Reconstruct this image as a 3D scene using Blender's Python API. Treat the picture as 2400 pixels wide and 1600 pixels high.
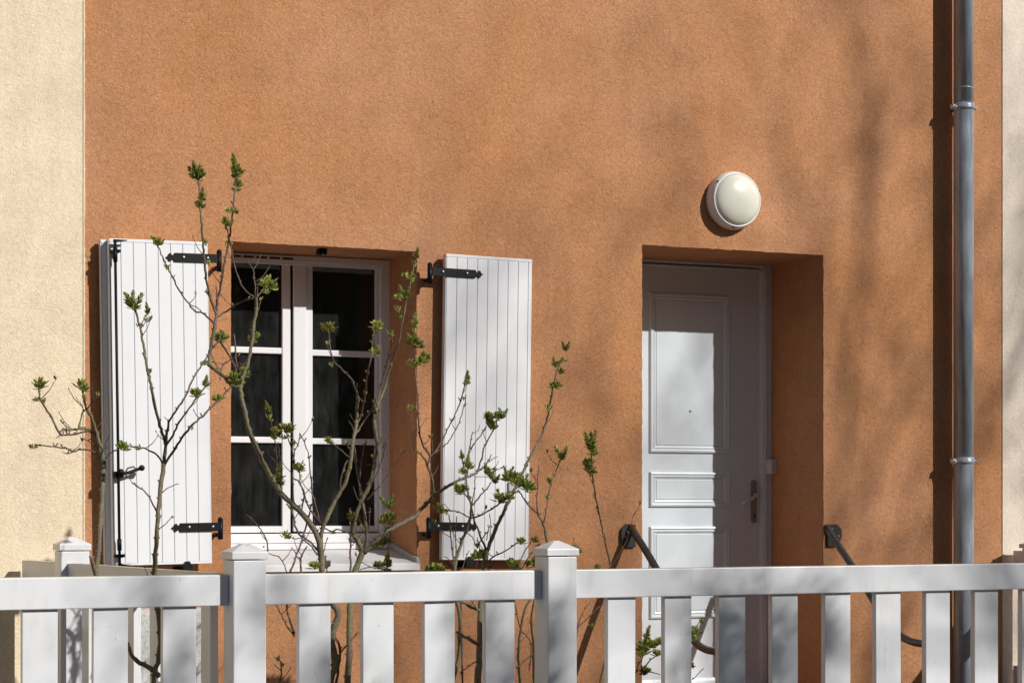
import bpy, bmesh, math, random
from mathutils import Vector, Matrix, noise
from mathutils.geometry import tessellate_polygon

scene = bpy.context.scene
for o in list(bpy.data.objects):
    bpy.data.objects.remove(o, do_unlink=True)
COL = scene.collection

# ------------------------------------------------------------------ survey frame
# Everything is measured on site in survey units (1 unit = K metres), facade plane y = 0, eye height z = 1.5
K = 1.2
TH = math.radians(24.5)
FPX = 4920.0                # focal length in pixels of a 2400 px wide picture
DIST = 7.4
CZ = 1.5
CX = -DIST * math.tan(TH)
SN, CS = math.sin(TH), math.cos(TH)

def W(x, y, z):
    return Vector((K * x, K * y, CZ + K * (z - CZ)))

def P(px, py, y=0.0):
    """survey point on the plane y = const seen along a sight line"""
    u = (px - 1200) / FPX; v = (1180 - py) / FPX
    dx = SN + u * CS; dy = CS - u * SN
    t = (y + DIST) / dy
    return (CX + t * dx, y, CZ + t * v)

def PX(px, y=0.0):
    return P(px, 1180, y)[0]

def Yat(px, x):
    k = (px - 1200) / FPX
    rx = x - CX
    return rx * (CS - k * SN) / (SN + k * CS) - DIST

def Zat(py, x, y):
    rx = x - CX; ry = y + DIST
    return CZ + (1180 - py) / FPX * (rx * SN + ry * CS)

# ------------------------------------------------------------------ camera
cam_d = bpy.data.cameras.new('camera'); cam = bpy.data.objects.new('camera', cam_d); COL.objects.link(cam)
cam.location = W(CX, -DIST, CZ)
cam.rotation_euler = (math.radians(90), 0, -TH)
cam_d.sensor_width = 36; cam_d.lens = FPX / 2400 * 36
cam_d.shift_y = 380 / 2400
cam_d.clip_start = 0.1; cam_d.clip_end = 600
scene.camera = cam

# ------------------------------------------------------------------ light
SUN = Vector((0.64, -1.0, 0.70)).normalized()
w = bpy.data.worlds.new('World'); scene.world = w; w.use_nodes = True
nt = w.node_tree; bg = nt.nodes['Background']
sky = nt.nodes.new('ShaderNodeTexSky'); sky.sky_type = 'NISHITA'; sky.sun_disc = False
sky.sun_elevation = math.asin(SUN.z); sky.sun_rotation = math.atan2(SUN.x, SUN.y)
nt.links.new(sky.outputs[0], bg.inputs[0]); bg.inputs[1].default_value = 0.052
sd = bpy.data.lights.new('sun', 'SUN'); sd.energy = 5.0; sd.angle = math.radians(0.53); sd.color = (1, .975, .935)
so = bpy.data.objects.new('sun', sd); COL.objects.link(so)
so.rotation_euler = SUN.to_track_quat('Z', 'Y').to_euler(); so.location = (8, -12, 12)
scene.view_settings.view_transform = 'Standard'; scene.view_settings.look = 'None'
scene.view_settings.exposure = -0.2; scene.view_settings.gamma = 1.0
scene.view_settings.use_curve_mapping = False

# ------------------------------------------------------------------ materials
def nodes(name):
    m = bpy.data.materials.new(name); m.use_nodes = True
    t = m.node_tree; b = t.nodes['Principled BSDF']
    return m, t, b

def N(t, kind, **kw):
    n = t.nodes.new(kind)
    for k, v in kw.items(): setattr(n, k, v)
    return n

def pos(t, scale=(1, 1, 1)):
    g = N(t, 'ShaderNodeNewGeometry'); mp = N(t, 'ShaderNodeMapping')
    mp.inputs['Scale'].default_value = scale
    t.links.new(g.outputs['Position'], mp.inputs[0]); return mp.outputs[0]

def noi(t, vec, scale, detail=3, rough=.55, dist=0.0):
    n = N(t, 'ShaderNodeTexNoise'); n.inputs['Scale'].default_value = scale
    n.inputs['Detail'].default_value = detail; n.inputs['Roughness'].default_value = rough
    n.inputs['Distortion'].default_value = dist
    t.links.new(vec, n.inputs['Vector']); return n.outputs['Fac']

def ramp(t, fac, stops):
    r = N(t, 'ShaderNodeValToRGB'); e = r.color_ramp.elements
    while len(e) < len(stops): e.new(.5)
    for i, (p_, c) in enumerate(stops):
        e[i].position = p_; e[i].color = (*c, 1) if len(c) == 3 else c
    t.links.new(fac, r.inputs[0]); return r.outputs[0]

def mix(t, fac, a, b, mode='MIX'):
    n = N(t, 'ShaderNodeMix', data_type='RGBA', blend_type=mode)
    for s, v in ((0, fac), (6, a), (7, b)):
        if hasattr(v, 'links') or isinstance(v, bpy.types.NodeSocket): t.links.new(v, n.inputs[s])
        else: n.inputs[s].default_value = v if s == 0 else ((*v, 1) if len(v) == 3 else v)
    return n.outputs[2]

def math_(t, op, a, b=0.0, c=None):
    n = N(t, 'ShaderNodeMath', operation=op)
    for i, v in enumerate((a, b, c)):
        if v is None: continue
        if isinstance(v, bpy.types.NodeSocket): t.links.new(v, n.inputs[i])
        else: n.inputs[i].default_value = v
    return n.outputs[0]

def bump(t, b, h, dist, strength=1.0):
    n = N(t, 'ShaderNodeBump'); n.inputs['Distance'].default_value = dist; n.inputs['Strength'].default_value = strength
    t.links.new(h, n.inputs['Height']); t.links.new(n.outputs[0], b.inputs['Normal'])

def stucco(name, c1, c2, c3, grain=(.74, 1.06), bd=.0058, wet=0.0):
    m, t, b = nodes(name); p = pos(t)
    big = noi(t, p, 1.1, 4, .6, .4)
    mid = noi(t, p, 6.0, 4, .65, .2)
    f1 = noi(t, p, 76, 3, .6, 1.3)
    f2 = noi(t, p, 170, 2, .6)
    f3 = noi(t, p, 34, 3, .6, .6)
    col = mix(t, ramp(t, big, [(.36, (0, 0, 0)), (.64, (1, 1, 1))]), c1, c2)
    col = mix(t, ramp(t, mid, [(.40, (0, 0, 0)), (.74, (.6, .6, .6))]), col, c3)
    patch = noi(t, p, 2.6, 5, .7, .8)
    col = mix(t, 1.0, col, ramp(t, patch, [(.32, (.90, .89, .88)), (.52, (1, 1, 1)), (.70, (1.06, 1.06, 1.07))]), 'MULTIPLY')
    streak = noi(t, pos(t, (1, 1, .07)), 9, 4, .7)
    col = mix(t, 1.0, col, ramp(t, streak, [(.28, (.93, .93, .93)), (.5, (1, 1, 1))]), 'MULTIPLY')
    g = ramp(t, f1, [(.30, (grain[0],) * 3), (.55, (1, 1, 1)), (.75, (grain[1],) * 3)])
    col = mix(t, 1.0, col, g, 'MULTIPLY')
    t.links.new(col, b.inputs['Base Color'])
    b.inputs['Roughness'].default_value = .93; b.inputs['Specular IOR Level'].default_value = .15
    ridge = math_(t, 'ABSOLUTE', math_(t, 'SUBTRACT', f1, .5))
    h = math_(t, 'ADD', math_(t, 'MULTIPLY', ridge, 1.5), math_(t, 'MULTIPLY', f2, .35))
    h = math_(t, 'ADD', h, math_(t, 'MULTIPLY', f3, .6))
    bump(t, b, h, bd, 1.0)
    return m

def paint(name, col, rough=.42, dirt=(.62, .58, .50), amt=.12, streak=True, spec=.4, bd=.0):
    m, t, b = nodes(name)
    p = pos(t); ps = pos(t, (1, 1, .12))
    a = noi(t, ps, 22, 4, .65); c = noi(t, p, 5, 5, .7)
    f = math_(t, 'MULTIPLY', ramp(t, a, [(.48, (0, 0, 0)), (.78, (1, 1, 1))]), ramp(t, c, [(.42, (0, 0, 0)), (.72, (1, 1, 1))]))
    f = math_(t, 'MULTIPLY', f, amt * 3)
    sp_ = ramp(t, noi(t, p, 48, 2, .5), [(.735, (0, 0, 0)), (.76, (1, 1, 1))])
    f = math_(t, 'MAXIMUM', f, math_(t, 'MULTIPLY', sp_, min(.75, amt * 3.6)))
    scr = ramp(t, noi(t, pos(t, (.25, .25, 1)), 60, 5, .75), [(.66, (0, 0, 0)), (.74, (1, 1, 1))])
    f = math_(t, 'MAXIMUM', f, math_(t, 'MULTIPLY', math_(t, 'MULTIPLY', scr, ramp(t, noi(t, p, 3.1, 2), [(.5, (0, 0, 0)), (.62, (1, 1, 1))])), amt * 2.2))
    t.links.new(mix(t, f, col, dirt), b.inputs['Base Color'])
    rr = math_(t, 'ADD', math_(t, 'MULTIPLY', noi(t, p, 18, 3), .25), rough - .12)
    t.links.new(rr, b.inputs['Roughness']); b.inputs['Specular IOR Level'].default_value = spec
    bump(t, b, noi(t, p, 9, 2), .0012 if bd == 0 else bd, .35)
    return m

def plain(name, col, rough=.5, metal=0, var=.15, scale=40, spec=.5):
    m, t, b = nodes(name); p = pos(t)
    f = noi(t, p, scale, 4, .65)
    lo = tuple(c * (1 - var) for c in col); hi = tuple(min(1, c * (1 + var)) for c in col)
    t.links.new(ramp(t, f, [(.3, lo), (.7, hi)]), b.inputs['Base Color'])
    b.inputs['Roughness'].default_value = rough; b.inputs['Metallic'].default_value = metal
    b.inputs['Specular IOR Level'].default_value = spec
    bump(t, b, f, .001, .4)
    return m

M = {}
M['orange'] = stucco('orange_render', (.605, .303, .160), (.595, .274, .118), (.505, .243, .125))
M['cream'] = stucco('cream_render', (.92, .765, .545), (.88, .73, .52), (.82, .68, .50), grain=(.86, 1.03), bd=.0042)
M['beige'] = stucco('beige_render', (.88, .755, .63), (.85, .72, .60), (.78, .66, .55), grain=(.86, 1.03), bd=.0042)
M['white'] = paint('white_shutter_paint', (.80, .80, .81), .40, dirt=(.55, .52, .46), amt=.07)
M['frame'] = paint('window_frame_paint', (.76, .755, .765), .42, amt=.08)
M['door'] = paint('door_paint', (.65, .71, .75), .38, amt=.07)
M['pvc'] = paint('fence_white', (.76, .765, .78), .34, dirt=(.45, .43, .34), amt=.17)
M['grime'] = paint('fence_weathered_top', (.50, .47, .36), .7, dirt=(.22, .22, .10), amt=.25)
M['sill'] = paint('sill_white', (.74, .73, .72), .5, dirt=(.45, .40, .35), amt=.16)
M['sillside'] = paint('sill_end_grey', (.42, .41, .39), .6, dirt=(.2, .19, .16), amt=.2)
M['black'] = plain('black_iron', (.006, .006, .0065), .5, 0, .3, 60, .22)
M['bolt'] = plain('bolt_steel', (.25, .25, .26), .35, .8, .2)
M['rail'] = plain('handrail_grey', (.075, .072, .07), .33, .3, .15, 30)
M['rubber'] = plain('dark_gasket', (.03, .026, .024), .7, 0, .2)
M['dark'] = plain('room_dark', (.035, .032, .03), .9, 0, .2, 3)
M['chrome'] = plain('handle_metal', (.60, .61, .63), .3, .25, .1)
M['plate'] = plain('handle_plate_metal', (.30, .27, .26), .4, .3, .1)
M['button'] = plain('bell_button', (.62, .60, .58), .4, 0, .05)
M['concrete'] = plain('concrete', (.13, .125, .12), .85, 0, .2, 12)
M['asphalt'] = plain('asphalt', (.055, .055, .057), .9, 0, .3, 90)
M['soil'] = plain('garden_soil', (.07, .05, .035), .95, 0, .45, 14)
M['render_grey'] = stucco('meter_box_grey', (.66, .66, .64), (.62, .62, .60), (.50, .49, .46), grain=(.6, 1.04), bd=.002)
M['bark_tree'] = plain('tree_bark', (.12, .10, .08), .9, 0, .3, 12)

# zinc pipe
m, t, b = nodes('zinc'); p = pos(t); ps = pos(t, (1, 1, .18))
f = noi(t, ps, 30, 4, .7); f2 = noi(t, p, 160, 2, .6)
t.links.new(ramp(t, f, [(.30, (.30, .34, .39)), (.52, (.42, .47, .53)), (.75, (.56, .61, .66))]), b.inputs['Base Color'])
b.inputs['Metallic'].default_value = .22
t.links.new(math_(t, 'ADD', math_(t, 'MULTIPLY', f, .3), .20), b.inputs['Roughness'])
bump(t, b, math_(t, 'ADD', f2, noi(t, p, 12, 2)), .0008, .5); M['zinc'] = m

# bark of the shrubs: greenish lichen on old wood
m, t, b = nodes('shrub_bark'); p = pos(t)
f = noi(t, p, 16, 4, .65, .4); g = noi(t, p, 120, 3, .6)
c = mix(t, ramp(t, f, [(.42, (0, 0, 0)), (.62, (1, 1, 1))]), (.17, .13, .09), (.19, .18, .08))
c = mix(t, 1.0, c, ramp(t, g, [(.3, (.55, .55, .55)), (.7, (1.15, 1.15, 1.15))]), 'MULTIPLY')
t.links.new(c, b.inputs['Base Color']); b.inputs['Roughness'].default_value = .8
bump(t, b, g, .002, .8); M['bark'] = m
m, t, b = nodes('twig_bark'); p = pos(t)
g = noi(t, p, 70, 3, .6)
t.links.new(ramp(t, g, [(.35, (.065, .038, .029)), (.68, (.19, .125, .095))]), b.inputs['Base Color'])
b.inputs['Roughness'].default_value = .7; bump(t, b, g, .001, .6); M['twig'] = m

def leafmat(name, lo, hi):
    m, t, b = nodes(name); p = pos(t)
    f = noi(t, p, 90, 3, .6)
    oi = N(t, 'ShaderNodeObjectInfo')
    c = ramp(t, f, [(.32, lo), (.68, hi)])
    hs = N(t, 'ShaderNodeHueSaturation')
    t.links.new(c, hs.inputs['Color'])
    t.links.new(math_(t, 'ADD', math_(t, 'MULTIPLY', oi.outputs['Random'], .03), .478), hs.inputs['Hue'])
    t.links.new(math_(t, 'ADD', math_(t, 'MULTIPLY', oi.outputs['Random'], .5), .75), hs.inputs['Value'])
    t.links.new(hs.outputs[0], b.inputs['Base Color'])
    b.inputs['Roughness'].default_value = .5; b.inputs['Specular IOR Level'].default_value = .3
    tr = N(t, 'ShaderNodeBsdfTranslucent'); t.links.new(hs.outputs[0], tr.inputs[0])
    ms = N(t, 'ShaderNodeMixShader'); ms.inputs[0].default_value = .3
    out = t.nodes['Material Output']
    t.links.new(b.outputs[0], ms.inputs[1]); t.links.new(tr.outputs[0], ms.inputs[2]); t.links.new(ms.outputs[0], out.inputs[0])
    return m
M['leaf'] = leafmat('bud_green', (.15, .175, .035), (.46, .48, .13))
M['leaf2'] = leafmat('leaf_dark_green', (.09, .12, .028), (.32, .38, .09))
M['catkin'] = leafmat('tree_young_leaf', (.08, .10, .03), (.14, .17, .05))

# dusty window glass
m, t, b = nodes('dusty_glass')
out = t.nodes['Material Output']; t.nodes.remove(b)
p = pos(t); ps = pos(t, (1, 1, .25))
tr = N(t, 'ShaderNodeBsdfTransparent'); tr.inputs[0].default_value = (.80, .82, .82, 1)
gl = N(t, 'ShaderNodeBsdfGlossy'); gl.inputs['Roughness'].default_value = .02; gl.inputs[0].default_value = (.75, .8, .85, 1)
fr = N(t, 'ShaderNodeFresnel'); fr.inputs[0].default_value = 1.45
s1 = N(t, 'ShaderNodeMixShader'); t.links.new(fr.outputs[0], s1.inputs[0]); t.links.new(tr.outputs[0], s1.inputs[1]); t.links.new(gl.outputs[0], s1.inputs[2])
df = N(t, 'ShaderNodeBsdfDiffuse'); df.inputs[0].default_value = (.62, .63, .62, 1)
d = math_(t, 'MULTIPLY', ramp(t, noi(t, ps, 26, 5, .7), [(.38, (.10, .10, .10)), (.80, (1, 1, 1))]), ramp(t, noi(t, p, 5, 4, .6), [(.3, (.25,) * 3), (.7, (1,) * 3)]))
d = math_(t, 'ADD', math_(t, 'MULTIPLY', d, .058), .006)
sp = ramp(t, noi(t, p, 170, 1, .5), [(.80, (0, 0, 0)), (.84, (.12,) * 3)])
d = math_(t, 'ADD', d, sp)
s2 = N(t, 'ShaderNodeMixShader'); t.links.new(d, s2.inputs[0]); t.links.new(s1.outputs[0], s2.inputs[1]); t.links.new(df.outputs[0], s2.inputs[2])
t.links.new(s2.outputs[0], out.inputs[0]); M['glass'] = m

# opal lamp cover
m, t, b = nodes('opal_glass'); p = pos(t)
t.links.new(ramp(t, noi(t, p, 9, 3), [(.35, (.74, .72, .60)), (.65, (.79, .77, .66))]), b.inputs['Base Color'])
b.inputs['Roughness'].default_value = .22; b.inputs['Subsurface Weight'].default_value = .25
b.inputs['Subsurface Radius'].default_value = (.03, .025, .015); M['opal'] = m

# ------------------------------------------------------------------ mesh helpers
class MB:
    def __init__(s): s.v = []; s.f = []; s.sm = []
    def add(s, vs, fs, smooth=False):
        o = len(s.v); s.v += [Vector(a) for a in vs]; s.f += [tuple(i + o for i in f) for f in fs]; s.sm += [smooth] * len(fs)
    def box(s, x0, x1, y0, y1, z0, z1, bev=0.0):
        bm = bmesh.new()
        bmesh.ops.create_cube(bm, size=1)
        for v in bm.verts:
            v.co = Vector(((x0 + x1) / 2 + v.co.x * (x1 - x0), (y0 + y1) / 2 + v.co.y * (y1 - y0), (z0 + z1) / 2 + v.co.z * (z1 - z0)))
        if bev > 0: bmesh.ops.bevel(bm, geom=bm.edges[:], offset=bev, segments=2, affect='EDGES', profile=.5)
        bm.verts.index_update()
        s.add([v.co.copy() for v in bm.verts], [[v.index for v in f.verts] for f in bm.faces]); bm.free(); return s
    def prism(s, pts, axis, a, b_):
        """polygon in the other two axes extruded along axis from a to b_"""
        n = len(pts); vs = []
        for q in (a, b_):
            for (u, v) in pts:
                vs.append({'x': (q, u, v), 'y': (u, q, v), 'z': (u, v, q)}[axis])
        fs = [tuple(range(n - 1, -1, -1)), tuple(range(n, 2 * n))] + [(i, (i + 1) % n, (i + 1) % n + n, i + n) for i in range(n)]
        s.add(vs, fs); return s
    def tube(s, pts, rad, seg=10, cap=True):
        pts = [Vector(q) for q in pts]
        if not hasattr(rad, '__len__'): rad = [rad] * len(pts)
        tan = []
        for i in range(len(pts)):
            a = pts[max(0, i - 1)]; b_ = pts[min(len(pts) - 1, i + 1)]
            d_ = (b_ - a); tan.append(d_.normalized() if d_.length > 1e-9 else Vector((0, 0, 1)))
        n = tan[0].orthogonal().normalized(); vs = []
        for i, q in enumerate(pts):
            n = (n - tan[i] * n.dot(tan[i]))
            n = n.normalized() if n.length > 1e-6 else tan[i].orthogonal().normalized()
            bi = tan[i].cross(n)
            for k in range(seg):
                a = 2 * math.pi * k / seg
                vs.append(q + (n * math.cos(a) + bi * math.sin(a)) * rad[i])
        fs = []
        for i in range(len(pts) - 1):
            for k in range(seg):
                k2 = (k + 1) % seg
                fs.append((i * seg + k, i * seg + k2, (i + 1) * seg + k2, (i + 1) * seg + k))
        if cap:
            fs.append(tuple(range(seg - 1, -1, -1))); fs.append(tuple((len(pts) - 1) * seg + k for k in range(seg)))
        s.add(vs, fs, True); return s
    def lathe(s, c, prof, seg=48, axis='y', smooth=True):
        """prof: (radius, offset along axis)"""
        vs = []
        for (r, h) in prof:
            for k in range(seg):
                a = 2 * math.pi * k / seg
                if axis == 'y': vs.append((c[0] + r * math.cos(a), c[1] + h, c[2] + r * math.sin(a)))
                elif axis == 'x': vs.append((c[0] + h, c[1] + r * math.cos(a), c[2] + r * math.sin(a)))
                else: vs.append((c[0] + r * math.cos(a), c[1] + r * math.sin(a), c[2] + h))
        fs = []
        for i in range(len(prof) - 1):
            for k in range(seg):
                k2 = (k + 1) % seg
                fs.append((i * seg + k, i * seg + k2, (i + 1) * seg + k2, (i + 1) * seg + k))
        fs.append(tuple(range(seg))); fs.append(tuple((len(prof) - 1) * seg + k for k in range(seg)))
        s.add(vs, fs, smooth); return s
    def rot(s, c, axis, ang):
        R = Matrix.Rotation(ang, 3, axis); c = Vector(c)
        s.v = [R @ (v - c) + c for v in s.v]; return s

def raw(name, verts, faces, mat, parent=None, smooth=None, loc=(0, 0, 0)):
    me = bpy.data.meshes.new(name); me.from_pydata([tuple(v) for v in verts], [], faces); me.materials.append(mat)
    bm = bmesh.new(); bm.from_mesh(me); bmesh.ops.recalc_face_normals(bm, faces=bm.faces); bm.to_mesh(me); bm.free()
    if smooth is True: me.polygons.foreach_set('use_smooth', [True] * len(me.polygons))
    elif smooth: me.polygons.foreach_set('use_smooth', smooth)
    o = bpy.data.objects.new(name, me); o.location = loc; COL.objects.link(o)
    if parent: o.parent = parent
    return o

def org(parent):
    """world origin of a parent chain (only translations are used)"""
    v = Vector((0, 0, 0))
    while parent is not None: v += parent.location; parent = parent.parent
    return v

def part(name, mb, mat, parent=None, recalc=True):
    o_ = org(parent)
    vs = [W(*v) - o_ for v in mb.v]
    ob = raw(name, vs, mb.f, M[mat] if isinstance(mat, str) else mat, parent, mb.sm)
    # corners stay sharp where smooth faces meet caps
    return ob

def local_mesh(name, mb, mat):
    """mesh around its own origin, for repeated pieces (offsets scaled by K)"""
    me = bpy.data.meshes.new(name); me.from_pydata([tuple(v * K) for v in mb.v], [], mb.f); me.materials.append(M[mat])
    bm = bmesh.new(); bm.from_mesh(me); bmesh.ops.recalc_face_normals(bm, faces=bm.faces); bm.to_mesh(me); bm.free()
    me.polygons.foreach_set('use_smooth', mb.sm); return me

def put(name, me, p_, parent, rot=(0, 0, 0), scale=1.0):
    o = bpy.data.objects.new(name, me); COL.objects.link(o)
    o.location = W(*p_) - org(parent); o.rotation_euler = rot
    o.scale = (scale,) * 3 if not hasattr(scale, '__len__') else scale
    o.parent = parent; return o

def tag(o, label=None, cat=None, group=None, kind=None):
    if label: o['label'] = label
    if cat: o['category'] = cat
    if group: o['group'] = group
    if kind: o['kind'] = kind
    return o

def thing(name, label, cat, p_, group=None):
    o = bpy.data.objects.new(name, None); COL.objects.link(o); o.location = W(*p_); o.empty_display_size = .2
    return tag(o, label, cat, group)

def sharp(o, deg=35):
    me = o.data
    me.polygons.foreach_set('use_smooth', [True] * len(me.polygons))
    me.set_sharp_from_angle(angle=math.radians(deg))
    return o

# ------------------------------------------------------------------ ground
ZG = .25                                     # street level in survey units (world z = 0)
GARD = .33
def slab(name, x0, x1, y0, y1, z0, z1, mat):
    return tag(part(name, MB().box(x0, x1, y0, y1, z0, z1), mat), kind='structure')
g = MB(); g.add([(-200, -200, ZG), (200, -200, ZG), (200, 200, ZG), (-200, 200, ZG)], [(0, 1, 2, 3)])
tag(part('street', g, 'asphalt'), kind='structure')
slab('pavement', -30, 30, -3.6, -1.95, ZG - .1, ZG + .10, 'concrete')
slab('kerb', -30, 30, -3.72, -3.6, ZG - .1, ZG + .09, 'concrete')
slab('garden_soil', -6, 6, -1.87, 0.0, ZG - .1, GARD, 'soil')

# ------------------------------------------------------------------ houses
WX0, WX1 = -1.667, 2.334
ZTOP = 5.6
win = (-1.128, -.397, 1.262, 2.457)          # x0 x1 z0 z1
dor = (.570, 1.422, .70, 2.532)
house = thing('orange_house', 'orange rendered terraced house with white shutters, recessed window and white panelled door', 'house', ((WX0 + WX1) / 2, 0, ZG))

rnd = random.Random(5); clean = {}
def jitter_loop(x0, x1, z0, z1, n=.02, amp=.0009):
    pts = []; cl_ = clean[(x0, x1, z0, z1)] = []
    def seg(a, b_):
        L = math.hypot(b_[0] - a[0], b_[1] - a[1]); k = max(1, int(L / n))
        for i in range(k):
            q = i / k
            x = a[0] + (b_[0] - a[0]) * q; z = a[1] + (b_[1] - a[1]) * q
            cl_.append((x, z))
            if i: x += rnd.gauss(0, amp); z += rnd.gauss(0, amp)
            pts.append((x, z))
    seg((x0, z0), (x1, z0)); seg((x1, z0), (x1, z1)); seg((x1, z1), (x0, z1)); seg((x0, z1), (x0, z0))
    return pts
outer = [(WX0, ZG - .1), (WX1, ZG - .1), (WX1, ZTOP), (WX0, ZTOP)]
l1 = jitter_loop(*win); l2 = jitter_loop(*dor)
allp = outer + l1 + l2
tri = tessellate_polygon([[Vector((x, z, 0)) for x, z in L] for L in (outer, l1, l2)])
vs = [W(x, 0, z) for x, z in allp]
fs = [tuple(t_) for t_ in tri]
def reveal(loop, off, depth, rect):
    base = len(vs); x0, x1, z0, z1 = rect; loop = clean[tuple(rect)]
    # a few mm of rounded arris, then the straight reveal
    cx_, cz_ = (x0 + x1) / 2, (z0 + z1) / 2
    for (x, z) in loop:
        xx = min(max(x, x0), x1); zz = min(max(z, z0), z1)
        vs.append(W(xx - math.copysign(.002, xx - cx_) * (abs(abs(xx - cx_) - (x1 - x0) / 2) < .004), .006, zz - math.copysign(.002, zz - cz_) * (abs(abs(zz - cz_) - (z1 - z0) / 2) < .004)))
    b2 = len(vs)
    for (x, z) in loop:
        vs.append(W(min(max(x, x0 + .002), x1 - .002), depth, min(max(z, z0 + .002), z1 - .002)))
    n = len(loop)
    for i in range(n):
        j = (i + 1) % n
        fs.append((off + i, off + j, base + j, base + i)); fs.append((base + i, base + j, b2 + j, b2 + i))
reveal(l1, 4, .34, win); reveal(l2, 4 + len(l1), .50, dor)
ho = org(house)
hw = raw('wall', [v - ho for v in vs], fs, M['orange'], house, [False] * len(fs))

# body behind the facade: back wall, ceiling and dark room behind the window
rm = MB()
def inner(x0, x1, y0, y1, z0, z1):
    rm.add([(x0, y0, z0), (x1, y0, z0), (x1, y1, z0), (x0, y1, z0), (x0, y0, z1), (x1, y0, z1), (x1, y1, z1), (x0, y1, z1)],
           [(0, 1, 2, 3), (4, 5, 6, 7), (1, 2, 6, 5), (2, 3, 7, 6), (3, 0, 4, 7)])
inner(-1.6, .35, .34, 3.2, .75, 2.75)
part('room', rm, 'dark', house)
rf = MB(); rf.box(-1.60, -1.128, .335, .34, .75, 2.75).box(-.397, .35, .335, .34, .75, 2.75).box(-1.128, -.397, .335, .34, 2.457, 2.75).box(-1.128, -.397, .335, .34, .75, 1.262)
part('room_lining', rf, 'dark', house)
part('roof_slab', MB().box(WX0 + .001, WX1 - .001, .002, 4.2, ZTOP + .001, ZTOP + .14), 'concrete', house)

def neighbour(name, label, x0, x1, y, mat, lab2):
    h = thing(name, label, 'house', ((x0 + x1) / 2, 0, ZG))
    part('wall', MB().box(x0, x1, y, 4.0, ZG - .1, ZTOP + .3), mat, h)
    return h
neighbour('cream_house', 'cream rendered house wall left of the orange house', -6.5, WX0 - .004, -.004, 'cream', '')
neighbour('beige_house', 'pale beige rendered house wall at the right edge behind the drainpipe', WX1 + .0008, 7.0, -.004, 'beige', '')
jb = [(WX0 - .004, ZG)]; jr_ = random.Random(8)
nz_ = 400
for k in range(nz_ + 1): jb.append((WX0 + .0015 + .0022 * noise.noise(Vector((0, 0, k * .13))) + jr_.gauss(0, .0007), ZG + (ZTOP - ZG) * k / nz_))
jb.append((WX0 - .004, ZTOP))
part('joint_bead', MB().prism([(x, z) for x, z in jb], 'y', -.007, .01), 'cream', house)

# ------------------------------------------------------------------ window
FY = .275                                    # face of the outer frame
SY = .300                                    # face of the sashes
wn = part('window', MB().box(-1.126, -.399, FY + .045, FY + .06, 2.40, 2.455), 'frame', house)
x_r0 = PX(893, FY); x_r1 = -.399
fr = MB()
fr.box(x_r0, x_r1, FY, FY + .06, 1.30, 2.452, .002)                                  # right jamb
fr.box(-1.126, -1.126 + .028, FY, FY + .06, 1.30, 2.452, .002)
ztop = P(800, 616, FY)[2]
fr.box(-1.0979, x_r0 - .0005, FY, FY + .06, ztop - .006, 2.452, .002)
fr.box(-1.095, x_r0 - .003, FY + .008, FY + .05, ztop - .016, ztop - .0065, .001)
part('window_frame', fr, 'frame', wn)
# bottom members
zb0 = P(740, 1247, SY)[2]; zb1 = P(740, 1272, FY)[2]; zb2 = P(740, 1288, FY - .02)[2]
part('bottom_rail', MB().box(-1.126, -.402, FY - .004, FY + .05, zb1 + .001, zb0 - .004, .002), 'frame', wn)
part('drip_rail', MB().box(-1.126, -.401, FY - .03, FY + .05, zb2 + .002, zb1 - .0005, .003), 'frame', wn)
part('weep_slot', MB().box(PX(555, FY - .03), PX(570, FY - .03), FY - .0315, FY - .029, zb1 - .006, zb1 - .003), 'black', wn)
part('screw', MB().lathe((PX(618, FY - .03), FY - .032, zb1 - .011), [(.0035, 0), (.0035, .002)], 12), 'bolt', wn)
# sashes
sx = dict(l0=-1.097, l1=PX(662, SY), l2=PX(681, SY), m0=PX(688, SY - .012), m1=PX(718, SY - .012), r0=PX(733, SY), r1=PX(880, SY), r2=x_r0 - .001)
zs0 = P(740, 1247, SY)[2]; zg0 = P(740, 1232, SY)[2]; zg1 = P(740, 623, SY)[2]; zs1 = ztop - .008
def sash(a0, a1, b0, b1):
    s_ = part('sash', MB().box(a0, a1, SY, SY + .04, zs0, zs1, .002), 'frame', wn)
    q = MB().box(b0, b1, SY, SY + .04, zs0, zs1, .002)
    q.box(a1 - .001, b0 + .001, SY + .0008, SY + .0392, zs0 + .0005, zg0, .0015).box(a1 - .001, b0 + .001, SY + .0008, SY + .0392, zg1, zs1 - .0005, .0015)
    part('sash_rail', q, 'frame', s_)
    gk = MB()
    for (x0, x1, z0, z1) in ((a1, a1 + .004, zg0, zg1), (b0 - .004, b0, zg0, zg1), (a1 + .004, b0 - .004, zg0, zg0 + .004), (a1 + .004, b0 - .004, zg1 - .004, zg1)):
        gk.box(x0, x1, SY + .012, SY + .024, z0, z1)
    part('gasket', gk, 'rubber', s_)
    zz = [zg0] + [P(600 if a0 < -1 else 800, yy, SY)[2] for yy in ((1030, 820) if a0 < -1 else (1034, 828))] + [zg1]
    for i in range(3):
        part('pane', MB().box(a1 + .004, b0 - .004, SY + .016, SY + .020, zz[i] + (.012 if i else .004), zz[i + 1] - (.012 if i < 2 else .004)), 'glass', s_)
        if i: part('glazing_bar', MB().box(a1 - .0005, b0 + .0005, SY + .004, SY + .03, zz[i] - .0117, zz[i] + .0117, .003), 'frame', s_)
sash(sx['l0'], sx['l0'] + .024, sx['l1'], sx['l2'])
sash(sx['m1'] - .012, sx['r0'], sx['r1'], sx['r2'])
mu = MB().box(sx['m0'], sx['m1'], SY - .012, SY - .0005, zs0 + .004, zs1 - .001, .003)
part('meeting_cover', mu, 'frame', wn)
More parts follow.
